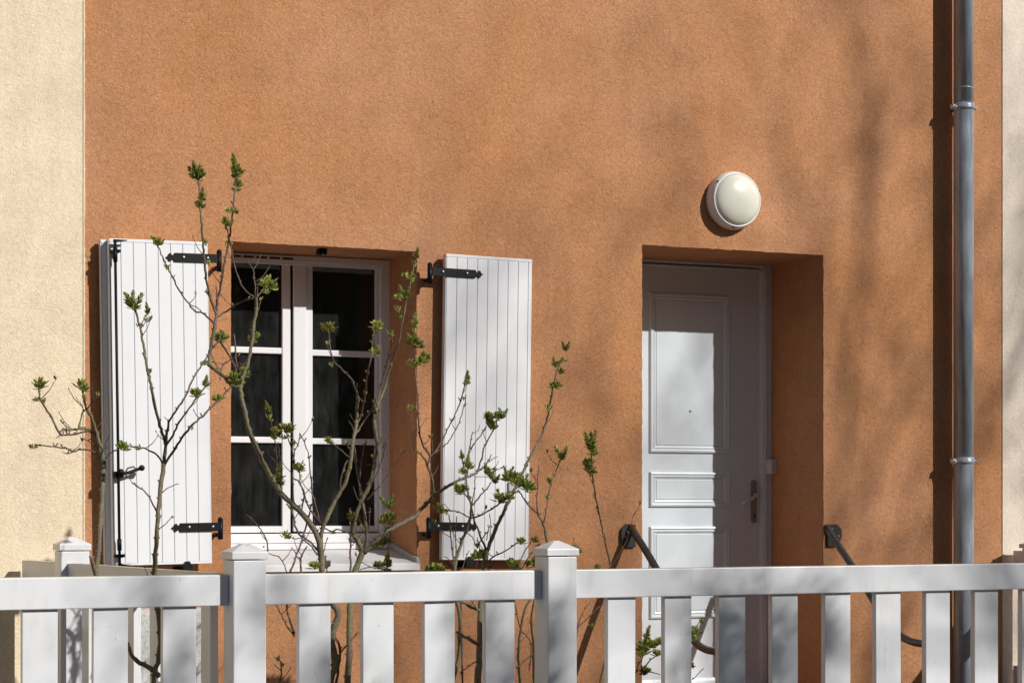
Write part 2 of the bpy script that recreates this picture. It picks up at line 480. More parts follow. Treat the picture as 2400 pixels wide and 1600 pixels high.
part('meeting_joint', MB().box(sx['l2'] + .0005, sx['m1'] - .013, SY + .02, SY + .03, zs0, zs1), 'rubber', wn)
# trickle vent along the head of the left sash
vt = MB().box(-1.09, PX(682, FY - .006), FY - .006, FY - .0005, P(600, 606, FY)[2] - .006, P(600, 596, FY)[2], .001)
vo = part('trickle_vent', vt, 'frame', wn)
zv = P(600, 601, FY)[2] - .003
sl = MB()
for k in range(5): sl.box(-1.05 + k * .052, -1.008 + k * .052, FY - .0072, FY - .0055, zv - .004, zv + .004)
part('vent_slot', sl, 'rubber', vo)
# shutter keep under the lintel
part('shutter_keep', MB().box(PX(746, .05), PX(765, .05), .04, .075, 2.432, 2.4565, .002).box(PX(750, .05), PX(757, .05), .035, .04, 2.425, 2.45, .001), 'black', house)

# sill
sz_b = zb2; sl_ = MB()
sf = 1.277
sl_.prism([(-.034, 1.253), (-.034, sf - .002), (-.031, sf), (FY - .02, sz_b + .001), (FY + .05, sz_b + .001), (FY + .05, 1.253)], 'x', -1.124, -.409)
so_ = part('window_sill', sl_, 'sill', house)
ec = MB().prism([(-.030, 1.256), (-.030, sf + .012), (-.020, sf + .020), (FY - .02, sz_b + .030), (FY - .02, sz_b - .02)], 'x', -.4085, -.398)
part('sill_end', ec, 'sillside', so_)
part('sill_lip', MB().box(-1.128, -.398, -.037, -.0345, 1.25, sf - .004, .001), 'sill', so_)
kp = MB().box(-.782, -.760, -.052, -.034, 1.268, 1.292, .003).box(-.778, -.764, -.034, -.02, 1.262, 1.275)
part('sill_stop', kp, 'rail', so_)

# ------------------------------------------------------------------ shutters
def leaf_panel(name, x0, x1, z0, z1, yf, th, nb, pivot, ang, edge_r=0.0, pad_l=0.0, label=None):
    """one ledged leaf: backing board, single tongue boards, top and bottom profiles"""
    def fin(mb): return mb.rot(pivot, 'Y', ang)
    lf = part(name, fin(MB().box(x0 + .003, x1 - .003, yf + .006, yf + th, z0 + .003, z1 - .003)), 'white', house)
    if label: lf['label'] = label
    cap = .011
    part('top_profile', fin(MB().box(x0, x1, yf - .001, yf + th + .001, z1 - cap, z1, .0015)), 'white', lf)
    part('bottom_profile', fin(MB().box(x0, x1, yf - .001, yf + th + .001, z0, z0 + cap * .7, .0015)), 'white', lf)
    for (ea, eb) in ((x0, x0 + .0025), (x1 - .0025, x1)):
        part('edge_strip', fin(MB().box(ea, eb, yf + .002, yf + th, z0 + cap * .7 + .0003, z1 - cap - .0003)), 'white', lf)
    xa = x0 + .0027 + pad_l; xb = x1 - .0027 - edge_r
    wdt = (xb - xa) / nb
    xs = [(xa + i * wdt, xa + (i + 1) * wdt) for i in range(nb)]
    if edge_r: xs.append((xb, x1 - .0027))
    if pad_l: xs.insert(0, (x0 + .0027, xa))
    for (a, b_) in xs:
        part('board', fin(MB().box(a + .0009, b_ - .0009, yf, yf + .0058, z0 + cap * .7 + .0003, z1 - cap - .0003, .0013)), 'white', lf)
    return lf, fin

def strap(lf, fin, xs, xe, z, y, hgt, d):
    """strap hinge: plate from the pin end xs to the finial tip xe; d = +1 when the tip lies to the right"""
    L = abs(xe - xs); h = hgt / 2
    body = L * .78
    prof = [(0, -h), (body, -h), (body + .004, -h * .5), (body + .010, -h * .45), (body + .014, -h * .9), (body + .020, -h * .85), (body + .024, -h * .35),
            (body + .032, 0), (body + .024, h * .35), (body + .020, h * .85), (body + .014, h * .9), (body + .010, h * .45), (body + .004, h * .5), (body, h), (0, h)]
    prof = [(xs + d * a, z + b_) for a, b_ in prof]
    mb = MB().prism(prof, 'y', y - .006, y)
    st = part('strap_hinge', fin(mb), 'black', lf)
    for q in (.24, .80):
        part('hinge_bolt', fin(MB().lathe((xs + d * body * q, y - .010, z), [(.0045, 0), (.0065, .002), (.0065, .0038)], 12)), 'bolt', lf)
    pin = MB().tube([(xs, y + .002, z - .046), (xs, y + .002, z + .024)], .0095, 14)
    pin.lathe((xs, y + .002, z + .024), [(.009, 0), (.010, .003), (.006, .009), (.001, .011)], 14, 'z')
    pin.tube([(xs, y + .002, z - .03), (xs, -.001, z - .03)], .008, 10)
    part('hinge_pin', pin, 'black', house)

YA = -.078
tilt = .0145
xL0, xL1 = PX(261, YA), PX(492, YA)
zLt = P(487, 567, YA)[2]; zLb = P(497, 1319, YA)[2]
pv = (xL1 + .03, 0, (zLt + zLb) / 2)
# positive angle about Y lowers +x, so the left leaf (free end left) turns the other way
lfB, finB = leaf_panel('shutter', xL0 - .022, xL1 - .03, zLb + .003, zLt - .001, YA + .036, .026, 9, pv, -tilt, label='rear leaf of the folded left shutter')
lfA, finA = leaf_panel('shutter', xL0, xL1, zLb, zLt, YA, .033, 7, pv, -tilt, pad_l=(xL1 - xL0) / 9.3 * 1.0, label='front leaf of the folded left shutter with locking rod')
strap(lfA, finA, PX(514, YA), PX(385, YA), P(440, 603, YA)[2], YA, .031, -1)
strap(lfA, finA, PX(517, YA), PX(390, YA), P(440, 1234, YA)[2], YA, .031, -1)
# locking rod (espagnolette)
xr = PX(276, YA - .03); yr = YA - .024
rod = MB().tube([(xr, yr, zLb - .012), (xr, yr, zLt - .006)], .0052, 10)
rod.tube([(xr, yr, zLt - .085), (xr, yr, zLt - .035)], .0082, 10)
rod.tube([(xr, yr, zLb + .055), (xr, yr, zLb + .095)], .0082, 10)
ro = part('locking_rod', finA(rod), 'black', lfA)
hk = MB()
for (zz, sgn) in ((zLt - .012, 1), (zLb + .002, -1)):
    hk.prism([(xr - .006, zz - .005), (xr + .006, zz - .004), (xr + .042, zz - .0015 + .004 * sgn), (xr + .042, zz + .0015 + .004 * sgn), (xr + .006, zz + .006), (xr - .006, zz + .006)], 'y', yr - .004, yr + .004)
for zz in (zLt - .048, zLb + .035):
    hk.box(xr - .016, xr + .013, yr - .003, YA - .0015, zz - .006, zz + .006, .0015)
    hk.tube([(xr + .004, yr - .004, zz), (xr + .018, yr - .004, zz + .002)], .006, 8)
part('rod_hook', finA(hk), 'black', lfA)
zh = P(300, 1110, YA)[2]
lt = MB()
lt.box(xr - .016, xr + .018, yr - .004, YA - .0015, zh - .010, zh + .014, .002)
lt.tube([(xr, yr - .010, zh + .004), (xr + .03, yr - .012, zh + .008), (xr + .078, yr - .012, zh + .024)], [.007, .0055, .006], 8)
lt.tube([(xr + .02, yr - .012, zh + .006), (xr + .03, yr - .012, zh + .024), (xr + .052, yr - .012, zh + .030), (xr + .062, yr - .012, zh + .018)], .0026, 6)
lt.lathe((xr + .080, yr - .02, zh + .025), [(.009, 0), (.011, .004), (.009, .014)], 14)
lt.lathe((xr + .006, yr - .018, zh + .012), [(.010, 0), (.011, .004), (.009, .014)], 12)
part('latch_handle', finA(lt), 'black', lfA)

YR = -.052
xR0, xR1 = PX(1041, YR), PX(1243, YR)
zRt = P(1047, 594, YR)[2]; zRb = P(1036, 1311, YR)[2]
pvr = (xR0 - .03, 0, (zRt + zRb) / 2)
lfC, finC = leaf_panel('shutter', xR0, xR1, zRb, zRt, YR, .030, 8, pvr, tilt, edge_r=.013, label='single right shutter leaf')
strap(lfC, finC, PX(1008, YR), PX(1137, YR), P(1090, 640, YR)[2], YR, .031, 1)
strap(lfC, finC, PX(1005, YR), PX(1134, YR), P(1090, 1232, YR)[2], YR, .031, 1)
part('keeper', finC(MB().box(PX(1193, YR), PX(1207, YR), YR - .010, YR - .0005, P(1200, 1148, YR)[2], P(1200, 1125, YR)[2], .002)), 'chrome', lfC)

def shutter_dog(px, py, y):
    x, _, z = P(px, py, y)
    d_ = MB().tube([(x, 0, z - .012), (x, y + .002, z - .012)], .007, 10)
    d_.prism([(x - .017, z - .018), (x + .017, z - .018), (x + .019, z - .004), (x + .008, z + .016), (x - .006, z + .016), (x - .015, z + .002)], 'y', y - .010, y)
    d_.box(x - .03, x + .004, -.014, -.001, z - .026, z - .006, .002)
    o = part('shutter_dog', d_, 'black', house)
shutter_dog(438, 1325, YA - .004); shutter_dog(1100, 1313, YR - .004)

# ------------------------------------------------------------------ door
DY = .435
FR = .405
dt = P(1790, 632, DY)[2]; x_leaf1 = PX(1783, DY)
dr = part('front_door', MB().box(.650, x_leaf1, DY, DY + .045, .712, dt, .002), 'door', house)
jm = MB()
jm.box(PX(1787, FR), 1.4205, FR, FR + .09, .702, 2.530, .002)
jm.box(.572, .648, FR, FR + .09, .702, 2.530, .002)
ztf = P(1700, 620, FR)[2]
jm.box(.6485, PX(1787, FR) - .0005, FR, FR + .09, dt + .006, 2.530, .002)
jm.box(PX(1787, FR) + .010, PX(1787, FR) + .020, FR - .005, FR - .0003, .705, 2.515, .0015)
jm.box(.60, PX(1787, FR) + .0095, FR - .005, FR - .0003, 2.500, 2.510, .0015)
part('door_frame', jm, 'door', house)
part('door_gap', MB().box(x_leaf1 + .0005, PX(1787, FR) - .001, DY + .03, DY + .04, .712, dt + .004).box(.652, x_leaf1, DY + .03, DY + .04, dt + .0005, dt + .005), 'rubber', house)
part('threshold', MB().box(.573, 1.419, .30, .49, .660, .701, .004), 'concrete', house)
def moulding(x0, x1, z0, z1):
    """mitred frame of stacked profiles round a raised panel"""
    mo = MB()
    prof = [(0, 0), (.004, .010), (.010, .012), (.012, .007), (.018, .006), (.022, .009), (.025, .004), (.030, .002), (.032, 0)]
    rings = []
    for (i_, h_) in prof:
        rings.append([(x0 + i_, DY - h_, z0 + i_), (x1 - i_, DY - h_, z0 + i_), (x1 - i_, DY - h_, z1 - i_), (x0 + i_, DY - h_, z1 - i_)])
    vs_ = [q for r in rings for q in r]; fs_ = []
    for i in range(len(rings) - 1):
        for k in range(4):
            k2 = (k + 1) % 4
            fs_.append((i * 4 + k, i * 4 + k2, i * 4 + 4 + k2, i * 4 + 4 + k))
    mo.add(vs_, fs_)
    part('panel_moulding', mo, 'door', dr)
    part('panel', MB().box(x0 + .034, x1 - .034, DY - .003, DY - .0002, z0 + .034, z1 - .034, .0014), 'door', dr)
xm0, xm1 = PX(1521, DY), PX(1709, DY)
for (ya, yb) in ((688, 1062), (1105, 1188), (1232, 1448)):
    moulding(xm0, xm1, P(1615, yb, DY)[2], P(1615, ya, DY)[2])
part('weather_bar', MB().prism([(DY - .0005, .715), (DY - .035, .718), (DY - .035, .728), (DY - .012, .745), (DY - .008, .757), (DY - .0005, .760)], 'x', .665, x_leaf1 - .01), 'door', dr)
hx = PX(1768, DY - .008); hz0 = P(1768, 1225, DY)[2]; hz1 = P(1768, 1124, DY)[2]
pl = []
for k in range(13): pl.append((hx + .0135 * math.cos(math.pi * k / 12), hz1 - .0135 + .0135 * math.sin(math.pi * k / 12)))
for k in range(13): pl.append((hx + .0135 * math.cos(math.pi + math.pi * k / 12), hz0 + .0135 + .0135 * math.sin(math.pi + math.pi * k / 12)))
part('handle_plate', MB().prism(pl, 'y', DY - .008, DY - .0005), 'plate', dr)
hz = P(1770, 1158, DY)[2]
part('handle', MB().tube([(hx, DY - .008, hz), (hx, DY - .045, hz + .002), (hx - .006, DY - .052, hz), (hx - .075, DY - .052, hz - .038), (hx - .085, DY - .052, hz - .042)], [.0085, .0075, .0075, .0068, .006], 12), 'chrome', dr)
part('keyhole', MB().lathe((hx, DY - .0092, hz0 + .035), [(.0045, 0), (.0045, .001)], 12).box(hx - .002, hx + .002, DY - .0092, DY - .0082, hz0 + .018, hz0 + .034), 'rubber', dr)
pp = P(1617, 963, DY)
part('peephole', MB().lathe((pp[0], DY - .006, pp[2]), [(.003, 0), (.0055, .001), (.006, .003)], 14), 'plate', dr)

# doorbell on the right reveal of the doorway
bx = 1.420
yb0 = Yat(1808, bx - .028); yb1 = Yat(1791, bx - .028)
zb_hi = P(1800, 1076, yb0)[2]; zb_lo = P(1800, 1110, yb0)[2]
bell = thing('doorbell', 'small white doorbell box fixed on the door surround above the door handle', 'doorbell', (bx, (yb0 + yb1) / 2, zb_lo))
part('housing', MB().box(bx - .028, bx - .0005, yb0, yb1, zb_lo, zb_hi, .002), 'button', bell)
part('push_button', MB().lathe((bx - .0315, (yb0 + yb1) / 2, (zb_lo + zb_hi) / 2 + .004), [(.014, 0), (.017, .002), (.018, .0034)], 24, 'x'), 'button', bell)

# ------------------------------------------------------------------ lamp
lx, _, lz = P(1729, 468, -.055)
lamp = thing('wall_lamp', 'round white bulkhead lamp with an opal dome on the wall above the door', 'lamp', (lx, 0, lz))
R0 = .1172
part('lamp_base', MB().lathe((lx, 0, lz), [(R0 - .002, -.001), (R0, -.004), (R0, -.030), (R0 - .003, -.040), (R0 - .007, -.052), (R0 - .009, -.055), (R0 - .012, -.055), (R0 - .014, -.052), (R0 - .016, -.040)], 64), 'white', lamp)
part('lamp_cover', MB().lathe((lx, 0, lz), [(R0 - .016, -.030), (R0 - .0145, -.050)] + [((R0 - .0145) * math.cos(a), -.050 - .038 * math.sin(a)) for a in [math.pi / 2 * k / 14 for k in range(1, 14)]] + [(.002, -.0882)], 64), 'opal', lamp)
for ang in (142, 262, 22):
    a = math.radians(ang); cx_, cz_ = lx + (R0 - .004) * math.cos(a), lz + (R0 - .004) * math.sin(a)
    part('screw', MB().lathe((cx_, -.049, cz_), [(.0035, 0), (.0035, .006)], 10), 'black', lamp)

# ------------------------------------------------------------------ downpipe
RP = .0425
yp = -.079
xp = (PX(2238, yp) + PX(2279, yp)) / 2
pipe = thing('drainpipe', 'round zinc drainpipe running down the right side of the orange wall', 'drainpipe', (xp, yp, ZG))
zc1 = P(2258, 250, yp)[2]; zc2 = P(2258, 1078, yp)[2]
def pseg(z0, z1):
    m_ = MB().tube([(xp, yp, z0), (xp, yp, z1 - .10), (xp, yp, z1 - .02), (xp, yp, z1 - .012), (xp, yp, z1)], [RP, RP, RP + .0005, RP + .003, RP + .003], 40)
    return part('pipe_section', m_, 'zinc', pipe)
pseg(ZG + .05, zc2 + .012); pseg(zc2 + .009, zc1 + .012); pseg(zc1 + .009, ZTOP + .1)
part('socket_band', MB().lathe((xp, yp, zc1 + .075), [(RP, 0), (RP + .0008, .001), (RP + .0008, .003), (RP, .004)], 40, 'z'), 'zinc', pipe)
for zc in (zc1 - .006, zc2 - .006):
    c_ = MB().lathe((xp, yp, zc), [(RP + .0005, -.009), (RP + .0045, -.008), (RP + .0055, -.002), (RP + .0055, .002), (RP + .0045, .008), (RP + .0005, .009)], 40, 'z')
    co = part('pipe_clamp', c_, 'zinc', pipe)
    part('clamp_stem', MB().tube([(xp, yp + RP, zc), (xp, -.001, zc)], .006, 10), 'bolt', pipe)
    for s_ in (-1, 1):
        e = MB().box(xp + s_ * (RP + .004), xp + s_ * (RP + .017), yp - .010, yp + .010, zc - .008, zc + .008, .002)
        e.tube([(xp + s_ * (RP + .011), yp - .020, zc), (xp + s_ * (RP + .011), yp + .016, zc)], .0048, 10)
        part('clamp_bolt', e, 'chrome', co)

# ------------------------------------------------------------------ handrails
def handrail(label, x, pxy, plate_px, side):
    h = thing('handrail', label, 'handrail', (x, -.3, ZG), 'handrails beside the door steps')
    zc = P(plate_px[0], plate_px[1], -.005)[2]; xc = PX(plate_px[0], -.005)
    a, b_ = .036, .046
    if side < 0: pr = [(xc + .030, -.044), (xc + .030, .044), (xc - .010, .047), (xc - .030, .030), (xc - .034, .0), (xc - .032, -.022), (xc - .016, -.044)]
    else: pr = [(xc - .030, -.044), (xc - .030, .044), (xc + .010, .047), (xc + .034, .028), (xc + .036, .0), (xc + .030, -.022), (xc + .014, -.044)]
    pr = [(u, zc + v) for u, v in pr]
    part('mounting_plate', MB().prism(pr, 'y', -.014, -.001), 'rail', h)
    for (qx, qz) in ((xc + side * .017, zc - .004), (xc - side * .014, zc + .026)):
        part('plate_bolt', MB().lathe((qx, -.021, qz), [(.003, 0), (.006, .002), (.006, .007)], 10), 'bolt', h)
    pts = []
    for (px, py) in pxy:
        y = Yat(px, x); pts.append((x, y, Zat(py, x, y)))
    pts[0] = (x, -.010, pts[0][2] + .01)
    part('tube', MB().tube(smooth(pts, 4), .0145, 16), 'rail', h)
    y = Yat(pxy[2][0] - 10, x)
    z = Zat(pxy[2][1], x, y)
    part('upright', MB().tube([(x, y, GARD), (x, y, z)], .013, 14), 'rail', h)

def smooth(pts, n=4):
    pts = [Vector(q) for q in pts]; out = []
    for i in range(len(pts) - 1):
        p0 = pts[max(0, i - 1)]; p1 = pts[i]; p2 = pts[i + 1]; p3 = pts[min(len(pts) - 1, i + 2)]
        for k in range(n):
            t_ = k / n
            out.append(.5 * ((2 * p1) + (p2 - p0) * t_ + (2 * p0 - 5 * p1 + 4 * p2 - p3) * t_ ** 2 + (3 * p1 - p0 - 3 * p2 + p3) * t_ ** 3))
    out.append(pts[-1]); return out

handrail('grey tubular handrail on the wall left of the front door', PX(1481, -.02), [(1487, 1240), (1540, 1335), (1596, 1448), (1622, 1496), (1650, 1519), (1685, 1526), (1740, 1528)], (1472, 1255), -1)
handrail('grey tubular handrail on the wall right of the front door', PX(1939, -.02), [(1945, 1240), (2000, 1330), (2066, 1436), (2098, 1478), (2130, 1500), (2165, 1508), (2215, 1511)], (1953, 1254), 1)

# landing and steps in front of the door
st = thing('door_steps', 'concrete landing and steps below the white front door', 'steps', (1.0, -.3, GARD))
for i, (y0, zt) in enumerate(((-.45, .655), (-.70, .55), (-.95, .44))):
    part('step', MB().box(.56, 1.42, y0, (-.001, -.4505, -.7005)[i], GARD - .05, zt, .004), 'concrete', st)

# meter cabinet low on the wall behind the side fence
mc = thing('meter_cabinet', 'pale grey utility cabinet low on the wall under the left shutter', 'cabinet', (-1.38, 0, GARD))
mx0, mx1 = PX(300, -.09), PX(500, -.09)
part('body', MB().box(mx0, mx1, -.09, -.0005, GARD, P(490, 1424, -.09)[2], .004), 'render_grey', mc)
part('door', MB().box(mx0 + .012, mx1 - .012, -.096, -.0905, GARD + .05, P(490, 1424, -.09)[2] - .016, .002), 'render_grey', mc)

# ------------------------------------------------------------------ fences
YP = -1.82                                   # face of the posts
YRL = -1.778; YPK = -1.765
ZR1, ZR0 = P(900, 1341, YRL)[2], P(900, 1411, YRL)[2]
def cap_mesh():
    c_ = MB(); a = .0475 + .005; b_ = .0475 + .003
    c_.add([(-a, -a, -.010), (a, -a, -.010), (a, a, -.010), (-a, a, -.010), (-a, -a, .010), (a, -a, .010), (a, a, .010), (-a, a, .010),
            (-.034, -.034, .020), (.034, -.034, .020), (.034, .034, .020), (-.034, .034, .020), (-.008, -.008, .034), (.008, -.008, .034), (.008, .008, .034), (-.008, .008, .034)],
           [(3, 2, 1, 0), (0, 1, 5, 4), (1, 2, 6, 5), (2, 3, 7, 6), (3, 0, 4, 7), (4, 5, 9, 8), (5, 6, 10, 9), (6, 7, 11, 10), (7, 4, 8, 11),
            (8, 9, 13, 12), (9, 10, 14, 13), (10, 11, 15, 14), (11, 8, 12, 15), (12, 13, 14, 15)])
    me = local_mesh('post_cap', c_, 'pvc')
    bm = bmesh.new(); bm.from_mesh(me)
    bmesh.ops.bevel(bm, geom=bm.edges[:], offset=.0022, segments=2, affect='EDGES', profile=.5); bm.to_mesh(me); bm.free()
    return me
CAPM = cap_mesh()
ZCAP = P(590, 1310, YP)[2]
POSTM = local_mesh('post', MB().box(-.0475, .0475, -.0475, .0475, -(ZCAP - ZG), -.002, .0035), 'pvc')
PKH = ZR0 + .012 - .42
PICKM = local_mesh('picket', MB().box(-.0475, .0475, 0, .024, -PKH, 0, .0022), 'pvc')
SPICKM = local_mesh('side_picket', MB().box(-.012, .012, -.0475, .0475, -PKH, 0, .0022), 'pvc')
def post(fence, x, y):
    p_ = put('post', POSTM, (x, y, ZCAP), fence)
    put('cap', CAPM, (x, y, ZCAP + .010), p_)
    return p_
def hrail(fence, x0, x1, y0=YRL, y1=YRL + .046, slots=True):
    r_ = part('rail', MB().box(x0, x1, y0, y1, ZR0, ZR1, .003), 'pvc', fence)
    part('weathered_edge', MB().box(x0 + .004, x1 - .004, y0 + .006, y1 - .006, ZR1 - .0005, ZR1 + .0006), 'grime', r_)
    part('bottom_rail', MB().box(x0, x1, y0, y1, .42, .50, .003), 'pvc', fence)
fence = thing('picket_fence', 'white picket fence with flat pickets and capped posts along the pavement', 'fence', (-.6, YP, ZG))
PXS = [-2.63, -1.6255, -.665, 2.05]
for x in PXS: post(fence, x, YP + .0475)
for a, b_ in zip(PXS[:-1], PXS[1:]): hrail(fence, a + .0476, b_ - .0476)
zt = ZR0 + .010
for s0, n, pit in ((PX(52, YPK) - .19, 4, .1905), (PX(700, YPK), 4, .1915), (PX(1425.5, YPK), 13, .1925)):
    for i in range(n):
        put('picket', PICKM, (s0 + .0475 + i * pit + rnd.gauss(0, .0012), YPK, zt + rnd.gauss(0, .0008)), fence, rot=(rnd.gauss(0, .002), rnd.gauss(0, .0022), rnd.gauss(0, .012)))

side = thing('side_fence', 'white picket side fence running from the front fence back to the cream wall', 'fence', (-1.75, -.9, ZG))
# side fence line: from the wall to the front post
sA = Vector((PX(66, -.06), -.06)); sB = Vector((-1.655, YRL + .05))
def on(y): return sA.x + (sB.x - sA.x) * (y - sA.y) / (sB.y - sA.y)
ypost = -.46
post(side, on(ypost) + .01, ypost)
def srail(y0, y1, z0, z1):
    m_ = MB(); hw_ = .021
    xa, xb = on(y0), on(y1)
    m_.add([(xa - hw_, y0, z0), (xa + hw_, y0, z0), (xb + hw_, y1, z0), (xb - hw_, y1, z0), (xa - hw_, y0, z1), (xa + hw_, y0, z1), (xb + hw_, y1, z1), (xb - hw_, y1, z1)],
           [(0, 1, 2, 3), (4, 5, 6, 7), (0, 1, 5, 4), (1, 2, 6, 5), (2, 3, 7, 6), (3, 0, 4, 7)])
    return m_
for (y0, y1) in ((-.06, ypost + .048), (ypost - .048, YRL + .047)):
    r_ = part('rail', srail(y0, y1, ZR0, ZR1), 'pvc', side)
    part('weathered_edge', srail(y0 - .004, y1 + .004, ZR1, ZR1 + .0008), 'grime', r_)
    part('bottom_rail', srail(y0, y1, .42, .50), 'pvc', side)
y = -.13
for yy in (-.14, -.30, -.64, -.83, -1.02, -1.21, -1.40, -1.59):
    put('picket', SPICKM, (on(yy), yy, zt), side)

far = thing('neighbour_fence', 'grey shaded fence end with a capped post against the beige wall at the right edge', 'fence', (2.4, -.2, ZG))
xf = PX(2372, -.05) + .02
zf1 = P(2375, 1287, -.06)[2]; zf0 = P(2375, 1560, -.06)[2]
fp = part('post', MB().box(xf - .01, xf + .085, -.20, -.105, ZG, zf1 + .006, .003), 'pvc', far)
part('cap', MB().box(xf - .020, xf + .095, -.21, -.095, zf1 + .007, zf1 + .026, .003).prism([(xf - .015, zf1 + .0265), (xf + .09, zf1 + .0265), (xf + .0375, zf1 + .05)], 'y', -.20, -.105), 'pvc', fp)
part('rail', MB().box(xf, xf + .04, -.104, -.03, zf1 - .085, zf1 - .005, .003), 'pvc', far)
part('bottom_rail', MB().box(xf, xf + .04, -.104, -.03, zf0 - .3, zf0, .003), 'pvc', far)
part('rear_rail', MB().box(xf, xf + .04, -1.7, -.2005, zf1 - .085, zf1 - .005, .003), 'pvc', far)
for yy in (-.35, -.54, -.73, -.92, -1.11, -1.30, -1.49): put('picket', SPICKM, (xf + .02, yy, zt), far)

# ------------------------------------------------------------------ shrubs
def leaf_blade(mb, base, d, up, L, wd, fold=.35):
    """small folded leaf: 6 verts, spine and two wings"""
    d = d.normalized(); s_ = d.cross(up)
    s_ = s_.normalized() if s_.length > 1e-4 else d.orthogonal().normalized()
    n = s_.cross(d).normalized()
    b0 = base; t_ = base + d * L
    m1 = base + d * L * .38; m2 = base + d * L * .74
    w1 = wd * .5; w2 = wd * .40
    v = [b0, m1 - n * w1 * fold, m2 - n * w2 * fold, t_, m1 + s_ * w1, m2 + s_ * w2, m1 - s_ * w1, m2 - s_ * w2]
    mb.add(v, [(0, 1, 4), (1, 2, 5, 4), (2, 3, 5), (0, 6, 1), (1, 6, 7, 2), (2, 7, 3)], True)

def cluster_mesh(kind, seed):
    r = random.Random(seed); mb = MB()
    def shoot(base, ax, L, n, ls, open_):
        ax = ax.normalized(); o1 = ax.orthogonal().normalized(); o2 = ax.cross(o1)
        for i in range(n):
            q = (i + .5) / n
            a = i * 2.4 + r.uniform(-.4, .4)
            out = o1 * math.cos(a) + o2 * math.sin(a)
            dv = ax * (1 - open_ * (1 - q * .5)) + out * (open_ * (1.25 - q) + .15)
            wl = ls * (1.15 - .6 * q) * r.uniform(.75, 1.2)
            leaf_blade(mb, base + ax * L * q * .85 + out * .0012, dv, ax + out * .3, wl, wl * r.uniform(.42, .60), .4)
        mb.tube([base, base + ax * L], [.0022, .001], 5)
    Z_ = Vector((0, 0, 1))
    if kind == 'spike':
        shoot(Vector((0, 0, 0)), Z_ + Vector((r.uniform(-.1, .1), 0, 0)), .052, 26, .018, .42)
        shoot(Vector((0, 0, 0)), Vector((.55, .2, .9)), .026, 12, .015, .5)
        shoot(Vector((0, 0, 0)), Vector((-.6, -.2, .9)), .024, 12, .015, .5)
    elif kind == 'fork':
        for s_ in (-1, 1): shoot(Vector((0, 0, 0)), Vector((.50 * s_, r.uniform(-.2, .2), 1)), .040, 20, .016, .42)
        shoot(Vector((0, 0, 0)), Z_, .014, 8, .014, .6)
    elif kind == 'tuft':
        shoot(Vector((0, 0, 0)), Z_, .018, 13, .023, .55)
        shoot(Vector((0, 0, 0)), Vector((.8, .1, .7)), .012, 7, .018, .5)
    elif kind == 'pair':
        for s_ in (-1, 1): shoot(Vector((0, 0, 0)), Vector((.8 * s_, .1 * s_, .9)), .012, 7, .018, .4)
    elif kind == 'bud':
        shoot(Vector((0, 0, 0)), Z_, .006, 5, .014, .25)
    elif kind == 'leafy':
        for k in range(4):
            a = r.uniform(0, 6.28)
            shoot(Vector((0, 0, 0)), Vector((math.cos(a) * .6, math.sin(a) * .6, 1)), .022, 8, .026, .5)
    return local_mesh('leaf_cluster', mb, 'leaf2' if kind in ('fork', 'leafy', 'spike') and seed % 2 else 'leaf')
CL = {k: [cluster_mesh(k, s_ + 10 * i) for s_ in range(4)] for i, k in enumerate(('spike', 'fork', 'tuft', 'pair', 'bud', 'leafy'))}

